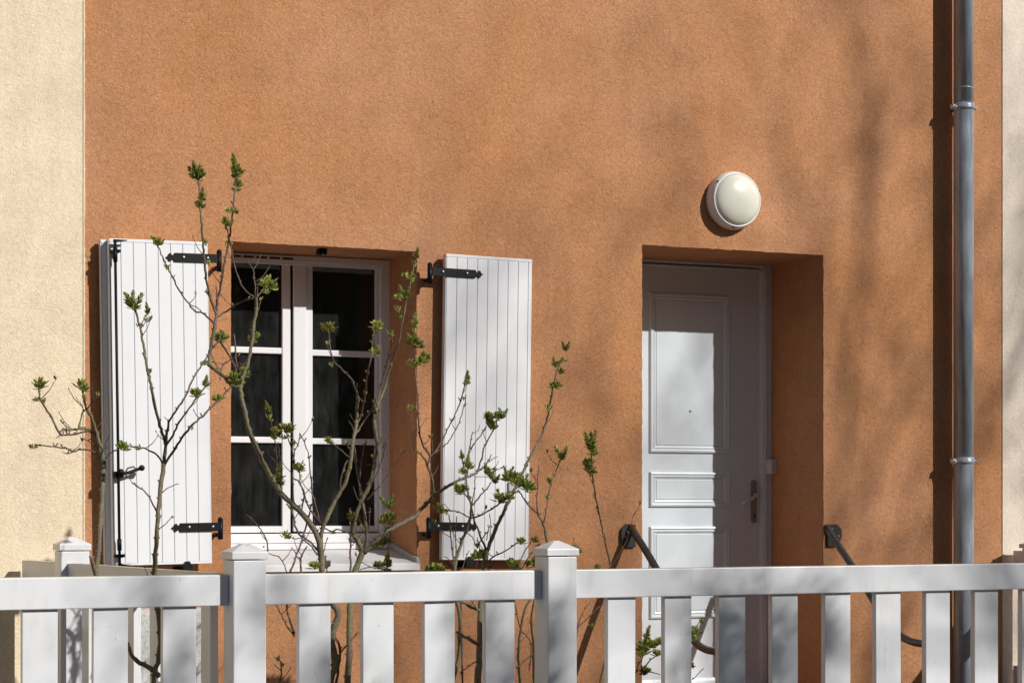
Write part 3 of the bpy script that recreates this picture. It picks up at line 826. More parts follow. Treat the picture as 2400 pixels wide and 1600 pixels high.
crnd = random.Random(42)
def shrub(label, base_px, y0, lines, clusters, cat='shrub', amp=.16, seed=0):
    """lines: (list of sight-line points, start radius px, end radius px); depth wanders smoothly inside the bush"""
    def dep(px, py):
        n1 = noise.noise(Vector((px / 120.0, py / 150.0, seed * 7.3)))
        n2 = noise.noise(Vector((px / 300.0 + 9, py / 260.0, seed * 3.1)))
        rise = max(0, (1345 - py)) / 900
        return y0 + amp * n1 * 1.3 * min(1, .3 + rise * 2) + amp * n2 * 1.5
    def pt(px, py): return Vector(P(px, py, dep(px, py)))
    bx_, _, _ = P(base_px[0], base_px[1], y0)
    sh = thing('shrub', label, cat, (bx_, y0, GARD))
    tw = MB(); nd = MB(); gb = MB()
    for (ln, r0, r1) in lines:
        pts = [pt(*q) for q in ln]
        if ln[0][1] == 1640: pts.insert(0, Vector((pts[0].x + (pts[0].x - pts[1].x) * .5, pts[0].y, GARD - .02)))
        cr = smooth(pts, 4)
        jr = random.Random(int(ln[0][0] * 7 + ln[0][1]))
        n = len(cr); rad = []; py_top = ln[-1][1]
        for i in range(n):
            r_ = (r0 + (r1 - r0) * i / (n - 1)) / 760.0
            rad.append(r_ * (1 + jr.uniform(-.10, .12)))
            if 0 < i < n - 1: cr[i] = cr[i] + Vector((jr.uniform(-1, 1), jr.uniform(-1, 1), jr.uniform(-1, 1))) * .0016
        if r0 >= 1.9: part('branch', MB().tube(cr, rad, 10 if r0 >= 4 else 7), 'bark' if r0 >= 3.2 else 'twig', sh)
        else:
            tw.tube(cr, rad, 6)
        # short bare side twigs, a few per shoot
        if r0 < 6 and n > 12:
            for _ in range(max(1, n // 22)):
                i = jr.randrange(n // 4, n - 3)
                sd_ = jr.choice((-1, 1)); L_ = jr.uniform(.025, .075)
                d1 = Vector((sd_ * jr.uniform(.5, 1), jr.uniform(-.6, .6), jr.uniform(.4, 1.1))).normalized()
                p1 = cr[i] + d1 * L_ * .5; p2 = p1 + (d1 + Vector((0, 0, .5))).normalized() * L_ * .5
                tw.tube([cr[i], p1, p2], [.0014, .0012, .0009], 5)
                tw.tube([p2, p2 + Vector((0, 0, .004))], [.0022, .0008], 5)
                if jr.random() < .45:
                    for _k in range(5):
                        leaf_blade(gb, p2, Vector((jr.uniform(-.6, .6), jr.uniform(-.6, .6), 1)), Vector((jr.uniform(-1, 1), jr.uniform(-1, 1), .2)), jr.uniform(.010, .018), .007)
        # opposite bud nodes along the shoot
        acc = 0
        for i in range(1, n - 1):
            acc += (cr[i] - cr[i - 1]).length
            if acc > .055:
                acc = 0
                for s_ in (-1, 1):
                    if jr.random() < .7:
                        dd = Vector((s_ * .8, jr.uniform(-.5, .5), .7)).normalized()
                        nd.tube([cr[i], cr[i] + dd * rad[i] * 1.2, cr[i] + dd * (rad[i] * 1.5 + .0035)], [rad[i] * .9, .0028, .0008], 5)
                        if jr.random() < (.33 if py_top < 1200 else .15) and r0 < 3.6 and i > n * .45:
                            e_ = cr[i] + dd * (rad[i] + .002)
                            for _ in range(3):
                                leaf_blade(gb, e_, dd + Vector((jr.uniform(-.3, .3), jr.uniform(-.3, .3), .6)), Vector((jr.uniform(-1, 1), jr.uniform(-1, 1), .2)), jr.uniform(.006, .012), .005)
    if tw.v: tag(part('twigs', tw, 'twig', sh), kind='stuff')
    if nd.v: tag(part('bud_nodes', nd, 'twig', sh), kind='stuff')
    if gb.v: tag(part('green_buds', gb, 'leaf', sh), kind='stuff')
    for (px, py, kind, sc) in clusters:
        p_ = pt(px, py)
        a = crnd.uniform(-.25, .25)
        base = p_ - Vector((0, 0, .012 * sc))
        put('leaf_cluster', CL[kind][crnd.randrange(4)], base, sh, rot=(crnd.uniform(-.2, .2), a, crnd.uniform(-.5, .5)), scale=sc)
    return sh

shrub('small leafing shrub with low sideways shoots in front of the cream wall', (225, 1345), -1.36, [
    ([(228, 1640), (226, 1480), (225, 1345), (231, 1280), (238, 1190), (242, 1120), (243, 1085)], 6.5, 5),
    ([(226, 1352), (219, 1328), (215, 1306)], 5, 4.5),
    ([(243, 1086), (238, 1060), (234, 1042), (229, 1024), (222, 1000), (213, 975), (205, 962), (198, 936), (193, 915)], 5.5, 2.2),
    ([(203, 962), (210, 951), (217, 930), (216, 905)], 1.6, .8),
    ([(228, 1024), (218, 1014), (205, 1007), (190, 1003), (170, 1007), (150, 1007), (141, 1013)], 3.8, 2),
    ([(205, 1010), (185, 1015), (160, 1018), (141, 1019)], 2.2, 2),
    ([(143, 1019), (136, 1008), (115, 970), (100, 946), (93, 930), (91, 906)], 2.4, 1.8),
    ([(141, 1019), (132, 1026)], 1.5, 1), ([(184, 1004), (192, 970), (196, 962), (190, 948), (178, 930)], 1.5, .8),
    ([(196, 962), (204, 958)], 1.4, 1.2),
    ([(167, 1007), (153, 997), (144, 986)], 1.3, 1),
    ([(243, 1083), (225, 1062), (210, 1055), (190, 1053), (172, 1057), (160, 1052), (145, 1048), (112, 1044), (84, 1042)], 2.4, 1.4),
    ([(172, 1057), (161, 1063), (146, 1059)], 1.2, .7), ([(161, 1063), (161, 1050)], 1.2, 1),
    ([(240, 1068), (228, 1050), (217, 1040), (200, 1030), (188, 1025)], 1.6, .9), ([(217, 1040), (208, 1031)], 1.3, 1),
    ([(232, 1073), (222, 1071), (210, 1068)], 1, .6),
    ([(248, 1074), (258, 1063), (275, 1052)], 1.6, 1.5), ([(247, 1052), (250, 1033), (257, 1018)], 1.3, .9)],
    [(91, 895, 'tuft', 1.35), (93, 905, 'leafy', .75), (86, 932, 'pair', .8), (103, 934, 'bud', 1.2), (190, 900, 'tuft', 1.35), (194, 908, 'tuft', 1.0), (200, 927, 'bud', 1.3), (78, 1043, 'pair', .8), (72, 1041, 'bud', 1)], seed=1)

shrub('tall thin shrub with a forked leafy tip before the left shutter boards', (365, 1345), -1.50, [
    ([(358, 1640), (372, 1540), (374, 1470), (364, 1400), (362, 1345), (365, 1290), (368, 1240), (372, 1185), (378, 1130), (384, 1088)], 5.5, 4.6),
    ([(374, 1585), (352, 1565), (320, 1548), (306, 1530), (300, 1505)], 6, 3.5),
    ([(384, 1088), (387, 1050), (391, 1020), (395, 985)], 4.4, 2.6),
    ([(387, 1040), (383, 1022), (372, 985), (358, 925), (350, 882), (345, 862), (338, 822), (333, 790), (329, 768), (322, 745), (314, 712)], 3.6, 2.2),
    ([(395, 986), (386, 976)], 1, .6), ([(395, 988), (410, 965), (430, 935), (445, 905), (465, 866), (480, 845), (497, 820), (514, 797)], 2.2, 1.7),
    ([(390, 1042), (405, 1020), (420, 988), (440, 960), (460, 932), (480, 908)], 2.6, 1.5),
    ([(386, 1088), (410, 1050), (430, 1020), (450, 997), (475, 975), (500, 950), (520, 930), (541, 905)], 3.0, 1.8),
    ([(381, 1085), (370, 1068), (350, 1055), (330, 1049), (295, 1046)], 2.2, 1.4),
    ([(366, 1196), (350, 1165), (335, 1148), (309, 1132)], 1.8, 1.3), ([(335, 1148), (332, 1141)], 1.2, .8),
    ([(380, 1154), (395, 1142), (419, 1133)], 1.5, 1), ([(372, 1241), (388, 1227), (405, 1209)], 1.3, .9),
    ([(328, 765), (336, 750), (345, 733)], 1.3, .9), ([(330, 768), (340, 757), (352, 750)], 1, .7), ([(322, 765), (318, 758)], 1.3, .9)],
    [(313, 712, 'fork', 1.45), (308, 704, 'spike', .8), (347, 730, 'spike', .75), (340, 745, 'bud', .9), (349, 745, 'bud', .9), (330, 760, 'pair', .6), (283, 1045, 'leafy', .85), (292, 1046, 'pair', .9), (320, 1046, 'pair', .75),
     (462, 922, 'leafy', .9), (457, 912, 'pair', .9), (481, 900, 'spike', .75), (449, 998, 'bud', 1), (511, 932, 'leafy', .75), (352, 865, 'bud', 1.0), (405, 1208, 'bud', .6)], seed=2)

shrub('tallest lilac bush with spiky leaf tips rising above the window lintel', (757, 1345), -1.34, [
    ([(770, 1640), (785, 1560), (776, 1490), (792, 1440), (768, 1390), (757, 1345), (753, 1310), (750, 1284)], 9, 7.0),
    ([(751, 1290), (746, 1262), (730, 1230), (705, 1200), (685, 1180), (660, 1156), (640, 1125), (620, 1090), (605, 1056), (590, 1025), (581, 1000), (575, 970), (568, 938), (563, 908)], 7.0, 4.6),
    ([(564, 912), (568, 885), (578, 860), (586, 830), (593, 778), (600, 728), (601, 698)], 4.5, 3.4),
    ([(562, 905), (545, 905), (530, 888), (510, 870), (490, 855)], 4.2, 4.0),
    ([(490, 857), (491, 835), (495, 810), (503, 765), (508, 740)], 4.3, 3.6),
    ([(508, 742), (499, 714), (487, 675), (482, 632), (477, 588), (475, 552), (472, 520), (470, 490), (467, 440), (463, 412)], 3.2, 2.0),
    ([(508, 742), (508, 712), (515, 680), (521, 650), (526, 615), (535, 575), (540, 540), (545, 505), (548, 470), (551, 430), (553, 400)], 3.0, 1.8),
    ([(507, 766), (494, 750), (475, 733), (455, 728), (438, 706), (420, 680), (405, 650), (390, 620), (378, 596), (370, 574)], 2.2, 1.5),
    ([(475, 733), (460, 720), (445, 713)], 1.2, 1), ([(499, 712), (486, 690), (480, 681)], 1.3, .9), ([(486, 690), (484, 676)], 1.1, .8),
    ([(507, 708), (508, 685), (506, 670)], 1.4, 1.2),
    ([(509, 743), (535, 726), (560, 710), (594, 698)], 2.0, 1.8),
    ([(596, 697), (572, 676), (556, 642), (546, 600), (540, 570), (534, 545), (530, 530)], 1.7, 1.4),
    ([(600, 700), (597, 662), (594, 634), (588, 622), (579, 614)], 1.6, .9), ([(595, 632), (603, 617), (611, 598)], 1.1, .6),
    ([(601, 699), (604, 682), (603, 672)], 1.3, 1), ([(602, 698), (612, 684), (620, 672)], 1.7, 1.3),
    ([(598, 735), (606, 722)], 1.3, .8), ([(578, 862), (560, 850), (550, 862)], 1.2, 1),
    ([(516, 796), (535, 830), (552, 862), (560, 882)], 2.4, 2.6), ([(548, 782), (552, 828), (557, 862)], 1.8, 1.8), ([(556, 872), (575, 850), (590, 822)], 1.6, 1.2),
    ([(495, 848), (520, 852), (536, 845)], 1.1, .9), ([(516, 890), (520, 862), (538, 845), (560, 832)], 1.3, 1),
    ([(752, 1285), (756, 1240), (766, 1213), (782, 1180), (796, 1155), (810, 1130), (820, 1095), (825, 1060), (828, 1030), (836, 985), (838, 950), (837, 925)], 5.0, 3.4),
    ([(838, 926), (825, 890), (815, 879), (797, 861), (785, 849), (775, 825), (770, 778)], 2.4, 1.4), ([(834, 915), (837, 898)], 1.5, .9),
    ([(796, 1156), (798, 1125), (808, 1092), (814, 1078)], 2, 1.5), ([(820, 1074), (800, 1055), (771, 1033)], 1.6, 1.2),
    ([(832, 1008), (848, 965), (856, 920), (862, 875), (870, 838), (877, 775)], 2.4, 1.4), ([(830, 1018), (826, 1000), (816, 985)], 1.3, .9),
    ([(830, 1025), (845, 1000), (870, 960), (882, 935)], 2.0, 1.6),
    ([(757, 1233), (740, 1210), (722, 1185), (712, 1150), (700, 1128), (688, 1120)], 2.2, 1.6), ([(748, 1215), (735, 1170), (728, 1120), (722, 1060), (703, 1015)], 1.6, 1.2),
    ([(690, 1182), (684, 1120), (690, 1080), (680, 1040), (668, 1008)], 2.0, 1.4), ([(686, 1095), (690, 1060), (700, 1035), (703, 1014)], 1.4, 1.0), ([(700, 1045), (690, 1032), (674, 1018)], 1.3, 1.1),
    ([(656, 1152), (650, 1110), (648, 1060), (640, 1010), (632, 970)], 1.6, 1.2), ([(660, 1118), (655, 1070), (652, 1035)], 1.2, 1),
    ([(705, 1200), (712, 1160), (702, 1120), (708, 1085), (716, 1090)], 1.4, 1), ([(740, 1260), (733, 1180), (731, 1120)], 1.5, 1),
    ([(745, 1290), (722, 1265), (700, 1250), (690, 1225), (684, 1195), (672, 1180)], 2.6, 2.0), ([(744, 1300), (725, 1275), (708, 1262)], 2.0, 1.6),
    ([(680, 1340), (692, 1310), (708, 1262), (722, 1215), (730, 1180)], 2.6, 1.8), ([(706, 1345), (705, 1315), (712, 1290), (720, 1280)], 2.6, 1.6), ([(704, 1316), (694, 1298), (686, 1284)], 1.4, 1),
    ([(710, 1258), (690, 1262), (672, 1252)], 1.3, 1), ([(626, 1308), (627, 1280), (620, 1255), (600, 1225), (577, 1205)], 2.0, 1.2),
    ([(672, 1340), (664, 1320), (650, 1302), (628, 1297)], 1.5, .9), ([(757, 1310), (762, 1275), (768, 1258)], 1.2, .8),
    ([(770, 1345), (764, 1322), (762, 1300)], 1.5, 1.1), ([(755, 1234), (775, 1245), (792, 1240), (820, 1252), (838, 1264)], 1.8, 2.2),
    ([(690, 1490), (672, 1465), (655, 1432), (640, 1405)], 2.2, 1.4), ([(690, 1484), (676, 1440), (672, 1410)], 2.6, 2.2),
    ([(655, 1640), (660, 1575), (655, 1545)], 2.0, 1.4), ([(658, 1570), (642, 1556)], 1.2, .8),
    ([(776, 1484), (795, 1510), (794, 1560), (784, 1620)], 2.6, 3.2), ([(770, 1565), (805, 1520), (842, 1480)], 2.2, 1.6)],
    [(465, 412, 'spike', 1.25), (460, 408, 'fork', 1.15), (470, 405, 'tuft', 1.0), (553, 396, 'spike', 1.25), (548, 402, 'tuft', 1.0), (560, 400, 'tuft', 1.0), (554, 412, 'leafy', .7),
     (472, 465, 'spike', .85), (468, 480, 'tuft', 1.1), (478, 452, 'bud', 1.5), (558, 430, 'tuft', 1.1), (552, 440, 'pair', .9), (540, 488, 'pair', 1.1), (548, 492, 'tuft', .7), (528, 520, 'tuft', 1.1), (536, 522, 'pair', .8), (482, 560, 'bud', 1.6),
     (369, 566, 'tuft', 1.15), (362, 552, 'bud', 1.4), (391, 620, 'bud', 1.3), (626, 660, 'tuft', 1.6), (634, 668, 'tuft', 1.4), (622, 680, 'pair', .8), (618, 665, 'leafy', .7),
     (518, 790, 'leafy', 1.0), (522, 776, 'bud', 1.6), (512, 796, 'tuft', .8), (480, 848, 'pair', .8), (602, 784, 'tuft', .8), (588, 793, 'tuft', .9), (556, 885, 'leafy', 1.25), (570, 870, 'tuft', 1.2), (548, 895, 'tuft', .9), (562, 898, 'leafy', .8),
     (768, 765, 'tuft', 1.35), (763, 770, 'fork', .8), (884, 762, 'leafy', .95), (880, 772, 'tuft', .9), (876, 820, 'pair', 1.2), (882, 815, 'tuft', .8), (778, 848, 'bud', 1.3),
     (630, 958, 'spike', .7), (632, 970, 'bud', 1.5), (645, 1008, 'tuft', .9), (640, 1022, 'tuft', .8), (668, 1004, 'leafy', 1.0), (680, 1000, 'tuft', 1.1), (663, 1020, 'pair', .9), (655, 1100, 'spike', .7), (652, 1115, 'tuft', 1), (658, 1130, 'tuft', .8), (698, 1097, 'leafy', .9), (690, 1035, 'bud', 1),
     (768, 1030, 'tuft', .9), (668, 1252, 'tuft', 1.0), (738, 1325, 'leafy', .9), (652, 1538, 'bud', 1.2), (660, 1552, 'bud', 1.2), (780, 1245, 'pair', .6)], seed=3)

shrub('mossy bush before the right half of the window with one limb arching right', (832, 1345), -1.18, [
    ([(815, 1640), (818, 1540), (820, 1440), (822, 1390), (830, 1345), (838, 1322), (850, 1292)], 7.5, 7.2),
    ([(851, 1292), (838, 1266), (828, 1248), (832, 1225), (838, 1200), (848, 1175), (856, 1158), (868, 1130), (878, 1090), (884, 1050), (880, 1010), (878, 980), (882, 955)], 5.8, 4.0),
    ([(852, 1290), (860, 1258), (856, 1215), (851, 1180)], 4.0, 3.6),
    ([(882, 956), (900, 912), (912, 868), (925, 830), (935, 795), (943, 750), (951, 710), (958, 680), (965, 650), (972, 612)], 3.2, 1.6),
    ([(884, 950), (890, 915), (904, 860), (914, 820), (921, 782)], 2.4, 1.3),
    ([(850, 1180), (846, 1150), (838, 1105), (832, 1060), (828, 1035)], 3.0, 3.0),
    ([(862, 1245), (867, 1200), (866, 1188)], 1.6, 1), ([(842, 1130), (850, 1065), (860, 1028)], 2.0, 1.2),
    ([(860, 1170), (880, 1150), (900, 1125), (930, 1080), (952, 1050)], 1.8, 1.0), ([(872, 1135), (890, 1090), (900, 1060), (905, 1030), (898, 1025)], 1.3, .8),
    ([(884, 1092), (862, 1088)], 1.2, .8), ([(885, 1050), (895, 1025)], 1.2, .8),
    ([(853, 1294), (875, 1275), (890, 1260), (905, 1244), (925, 1234), (950, 1222), (975, 1207), (990, 1190), (1005, 1174), (1017, 1159), (1035, 1149), (1060, 1133), (1085, 1121), (1105, 1113), (1120, 1105), (1136, 1092)], 7.0, 2.6),
    ([(1134, 1094), (1146, 1078), (1151, 1064)], 2, 1.2), ([(1144, 1082), (1155, 1075), (1166, 1069)], 1.2, .9), ([(1136, 1096), (1155, 1100), (1175, 1097), (1188, 1092)], 1.5, .9),
    ([(1119, 1106), (1128, 1076), (1134, 1050), (1148, 1021), (1160, 1000), (1168, 978)], 2.4, 1.5), ([(1095, 1116), (1098, 1082), (1100, 1062), (1112, 1038), (1125, 1022), (1138, 1000)], 2.0, 1.3), ([(1098, 1064), (1105, 1020), (1109, 1012)], 1.4, 1), ([(1109, 1014), (1120, 1010), (1125, 995)], .9, .6),
    ([(1017, 1160), (1014, 1130), (1006, 1102), (1000, 1085), (990, 1068), (972, 1053)], 3.4, 2.0), ([(971, 1053), (968, 1015), (964, 985), (961, 958)], 1.4, 1.0), ([(968, 1008), (976, 1020), (973, 1032)], 1, .7),
    ([(1002, 1090), (1008, 1068), (996, 1052), (987, 1030), (981, 995), (980, 940), (975, 885), (973, 850), (972, 805)], 2.8, 1.6),
    ([(1008, 1070), (1022, 1055), (1036, 1034), (1048, 1008), (1060, 985), (1074, 955), (1084, 925), (1090, 898)], 2.2, 1.3), ([(1012, 1066), (1040, 1046), (1056, 1028), (1072, 998), (1084, 965), (1090, 938), (1093, 925)], 1.6, 1.0), ([(1013, 1060), (1014, 1030)], 1.3, 1.2),
    ([(950, 1222), (1000, 1180)], .8, .6), ([(895, 1340), (902, 1312), (910, 1290)], 2.2, 1.8), ([(905, 1290), (915, 1262), (922, 1215), (918, 1195)], 1.6, 1.2), ([(922, 1235), (940, 1215), (952, 1198)], 1.2, .9),
    ([(822, 1345), (821, 1295), (822, 1240), (820, 1190)], 2.6, 1.6), ([(843, 1335), (870, 1328), (893, 1330), (905, 1342)], 1.3, 1.2)],
    [(974, 600, 'spike', .75), (972, 612, 'bud', 1.6), (958, 642, 'pair', 1.3), (966, 648, 'bud', 1.6), (944, 685, 'fork', 1.0), (950, 690, 'tuft', 1.2), (935, 692, 'pair', 1.1), (935, 718, 'bud', 1.7), (919, 770, 'bud', 2.0), (917, 782, 'pair', .8), (940, 738, 'bud', 1.0), (918, 848, 'bud', .9), (858, 915, 'bud', .9), (850, 968, 'bud', .8),
     (973, 755, 'spike', .85), (972, 768, 'bud', 1.6), (970, 800, 'leafy', 1.1), (980, 806, 'tuft', 1.1), (962, 795, 'fork', .8), (962, 850, 'tuft', 1.0), (985, 845, 'leafy', 1.1), (998, 835, 'tuft', 1.2), (962, 955, 'tuft', .9), (1095, 885, 'spike', .7), (1094, 894, 'tuft', .8),
     (1086, 930, 'bud', .9), (1168, 975, 'leafy', .9), (1178, 970, 'fork', .9), (1145, 975, 'leafy', .9), (1150, 995, 'tuft', 1.3), (1145, 985, 'spike', .8), (826, 1210, 'leafy', .95), (848, 1160, 'tuft', .8), (903, 1220, 'leafy', 1.0), (912, 1210, 'leafy', 1.0), (912, 1180, 'fork', 1.2), (890, 1275, 'leafy', 1.0), (900, 1262, 'tuft', 1.2), (880, 1275, 'tuft', 1.0), (908, 1320, 'spike', 1.0), (888, 1325, 'leafy', .9), (905, 1340, 'leafy', .8)], seed=4)

shrub('bush with a long shoot climbing across the right shutter to the right', (1135, 1345), -1.42, [
    ([(1118, 1640), (1124, 1540), (1127, 1440), (1131, 1385), (1135, 1335), (1138, 1305), (1141, 1288)], 8, 6.5),
    ([(1142, 1290), (1151, 1265), (1165, 1232), (1178, 1205), (1190, 1180), (1204, 1152), (1218, 1124), (1230, 1098), (1240, 1075), (1255, 1050), (1270, 1020), (1281, 988), (1287, 962), (1294, 920), (1303, 880), (1314, 845)], 4.8, 1.9),
    ([(1139, 1288), (1126, 1256), (1113, 1222), (1105, 1190), (1098, 1160), (1092, 1122), (1088, 1100), (1083, 1075)], 2.8, 1.6),
    ([(1216, 1150), (1190, 1165), (1165, 1184), (1140, 1200), (1106, 1213)], 2.2, 1.8),
    ([(1140, 1320), (1155, 1305), (1185, 1290), (1215, 1270)], 1.9, 1.4), ([(1120, 1275), (1140, 1250), (1150, 1230)], 1.5, 1.0),
    ([(1150, 1268), (1150, 1235), (1148, 1202)], 1.2, .8), ([(1140, 1265), (1145, 1240), (1144, 1228)], 1.4, .9), ([(1115, 1330), (1124, 1290), (1118, 1258)], 1.2, .9),
    ([(1094, 1248), (1106, 1258), (1115, 1270)], 1.2, .9),
    ([(1122, 1510), (1095, 1495), (1070, 1480)], 4.2, 3.6), ([(1126, 1430), (1105, 1422), (1085, 1410), (1070, 1405)], 4.0, 2.4), ([(1125, 1432), (1110, 1415), (1100, 1400)], 2, 1.4), ([(1122, 1545), (1100, 1560), (1078, 1575)], 1.6, 1.3),
    ([(1140, 1340), (1150, 1330), (1160, 1318)], 1.5, 1.2)],
    [(1326, 815, 'fork', .9), (1318, 840, 'pair', 1.0), (1300, 852, 'fork', .9), (1312, 868, 'tuft', .9), (1303, 902, 'leafy', .9), (1297, 900, 'pair', .9), (1284, 948, 'bud', 1.8),
     (1083, 1070, 'spike', .6), (1098, 1090, 'tuft', 1.0), (1085, 1102, 'tuft', 1.0), (1095, 1085, 'spike', .7), (1200, 1118, 'leafy', 1.3), (1208, 1130, 'tuft', 1.3), (1192, 1108, 'fork', .9), (1236, 1140, 'leafy', 1.2), (1232, 1128, 'fork', 1.0), (1170, 1168, 'leafy', 1.1), (1194, 1162, 'tuft', 1.1),
     (1220, 1268, 'leafy', .8), (1124, 1300, 'leafy', 1.1), (1118, 1272, 'bud', 1.4), (1132, 1295, 'tuft', 1.0)], seed=5)

shrub('low many stemmed bush at the hinge side of the right shutter', (1067, 1345), -1.28, [
    ([(1058, 1640), (1075, 1540), (1078, 1450), (1066, 1380), (1066, 1338), (1070, 1308), (1080, 1275), (1094, 1237), (1102, 1214)], 5.5, 3.6),
    ([(1102, 1215), (1104, 1188), (1112, 1178), (1126, 1160), (1145, 1140), (1150, 1130)], 2.6, 1.4), ([(1106, 1185), (1112, 1145), (1113, 1115)], 1.4, 1.1),
    ([(1112, 1116), (1140, 1118)], .9, .8),
    ([(1101, 1212), (1085, 1204), (1065, 1197), (1038, 1193)], 1.9, 1.2), ([(1100, 1172), (1085, 1155), (1070, 1145)], 1.6, 1.1),
    ([(1064, 1335), (1058, 1270), (1055, 1230), (1052, 1205)], 1.9, 1.3), ([(1069, 1335), (1068, 1265), (1070, 1210)], 1.6, 1.0), ([(1062, 1325), (1050, 1308), (1040, 1303)], 1.2, .8),
    ([(1080, 1340), (1095, 1300), (1100, 1290)], 1.2, 1.0), ([(1078, 1345), (1082, 1500), (1085, 1640)], 2.2, 2.6)],
    [(1150, 1112, 'fork', 1.1), (1144, 1105, 'spike', .8), (1160, 1125, 'fork', .9), (1080, 1150, 'leafy', .9), (1072, 1142, 'tuft', .9), (1087, 1140, 'tuft', .9), (1028, 1188, 'tuft', 1.1), (1030, 1196, 'tuft', .8), (1047, 1190, 'bud', 1.8), (1102, 1160, 'bud', 1.3),
     (1022, 1335, 'leafy', 1.3), (1012, 1335, 'leafy', 1.0), (1034, 1338, 'tuft', 1.3)], seed=6)

shrub('slender bush with pale forked twigs just left of the fence post at mid fence', (1250, 1345), -1.10, [
    ([(1262, 1640), (1258, 1540), (1290, 1440), (1300, 1360), (1288, 1305), (1278, 1246), (1271, 1222), (1263, 1206)], 4.2, 2.6),
    ([(1263, 1206), (1245, 1189), (1230, 1170), (1214, 1147)], 2.2, 1.5), ([(1262, 1206), (1258, 1180), (1260, 1140), (1263, 1090)], 1.9, 1.2), ([(1261, 1140), (1255, 1125), (1254, 1112)], 1.0, .6), ([(1265, 1202), (1268, 1203)], 1.3, 1),
    ([(1272, 1232), (1280, 1195), (1285, 1160), (1293, 1130), (1305, 1100), (1316, 1070)], 1.7, 1.1),
    ([(1218, 1340), (1238, 1305), (1262, 1282)], 2.0, 1.4), ([(1212, 1340), (1224, 1302), (1244, 1268)], 1.7, 1.2),
    ([(1222, 1640), (1215, 1540), (1220, 1480), (1232, 1425), (1250, 1395)], 4.2, 2.4), ([(1222, 1478), (1212, 1440), (1205, 1400)], 1.8, 1.2), ([(1252, 1640), (1250, 1520), (1246, 1450), (1253, 1400)], 4.0, 2.4), ([(1210, 1565), (1235, 1542), (1252, 1530)], 2.2, 1.6), ([(1225, 1480), (1245, 1510), (1240, 1570)], 1.6, 1.2)],
    [(1318, 1062, 'fork', 1.2), (1316, 1070, 'tuft', .9), (1289, 1118, 'bud', 2.0), (1285, 1160, 'bud', 1.5), (1262, 1280, 'tuft', 1.0), (1250, 1262, 'tuft', 1.0), (1254, 1318, 'leafy', 1.2), (1205, 1325, 'tuft', 1.4), (1198, 1320, 'leafy', 1.0), (1235, 1318, 'bud', 1.3)], seed=7)

shrub('single slim shoot with bright green buds between the fence post and the door', (1425, 1345), -1.0, [
    ([(1400, 1640), (1436, 1470), (1432, 1345), (1420, 1275), (1408, 1222), (1400, 1180), (1392, 1140), (1388, 1105), (1385, 1060)], 2.8, 1.5),
    ([(1424, 1335), (1450, 1300), (1470, 1262), (1482, 1215), (1490, 1200)], 1.1, .6), ([(1345, 1345), (1346, 1290), (1345, 1258)], 1.3, .7), ([(1345, 1295), (1358, 1275)], 1, .7),  # first line is a twig shadow by the handrail plate, built as solid wood
    ([(1352, 1470), (1375, 1450), (1405, 1420)], 2.0, 1.2), ([(1350, 1500), (1360, 1450), (1385, 1405)], 1.3, .9)],
    [(1384, 1030, 'fork', 1.35), (1380, 1040, 'spike', 1.1), (1388, 1048, 'leafy', .8), (1392, 1058, 'tuft', 1.2), (1380, 1082, 'leafy', .9), (1378, 1095, 'tuft', 1.5), (1384, 1100, 'bud', 2), (1392, 1160, 'bud', .9), (1345, 1285, 'tuft', 1.2), (1352, 1290, 'leafy', .8), (1336, 1285, 'pair', 1.0), (1400, 1325, 'pair', .9), (1386, 1463, 'pair', .7)], seed=8)

shrub('small dark leafed plant seen between the pickets before the white door', (1500, 1600), -1.25, [
    ([(1480, 1640), (1492, 1570), (1506, 1540), (1520, 1500)], 2.2, 1.3), ([(1500, 1580), (1525, 1545), (1548, 1530)], 2.0, 1.2), ([(1508, 1570), (1530, 1576), (1548, 1580)], 1.6, 1.0), ([(1600, 1640), (1625, 1590), (1650, 1565)], 1.5, 1.0),
    ([(1600, 1560), (1622, 1490), (1640, 1455), (1645, 1445)], 1.4, 1.0)],
    [(1512, 1490, 'spike', 1.0), (1520, 1505, 'leafy', .9), (1505, 1515, 'leafy', 1.0), (1500, 1528, 'tuft', 1.1), (1510, 1525, 'leafy', 1.0), (1535, 1510, 'leafy', .9), (1542, 1500, 'tuft', 1.1), (1512, 1572, 'leafy', 1.0), (1540, 1528, 'tuft', 1.1), (1525, 1508, 'tuft', 1.1), (1626, 1480, 'leafy', 1.1), (1622, 1492, 'tuft', 1.1), (1643, 1450, 'bud', 1.5), (1620, 1550, 'bud', 1.5), (1618, 1556, 'pair', 1.0)], cat='plant', seed=9)

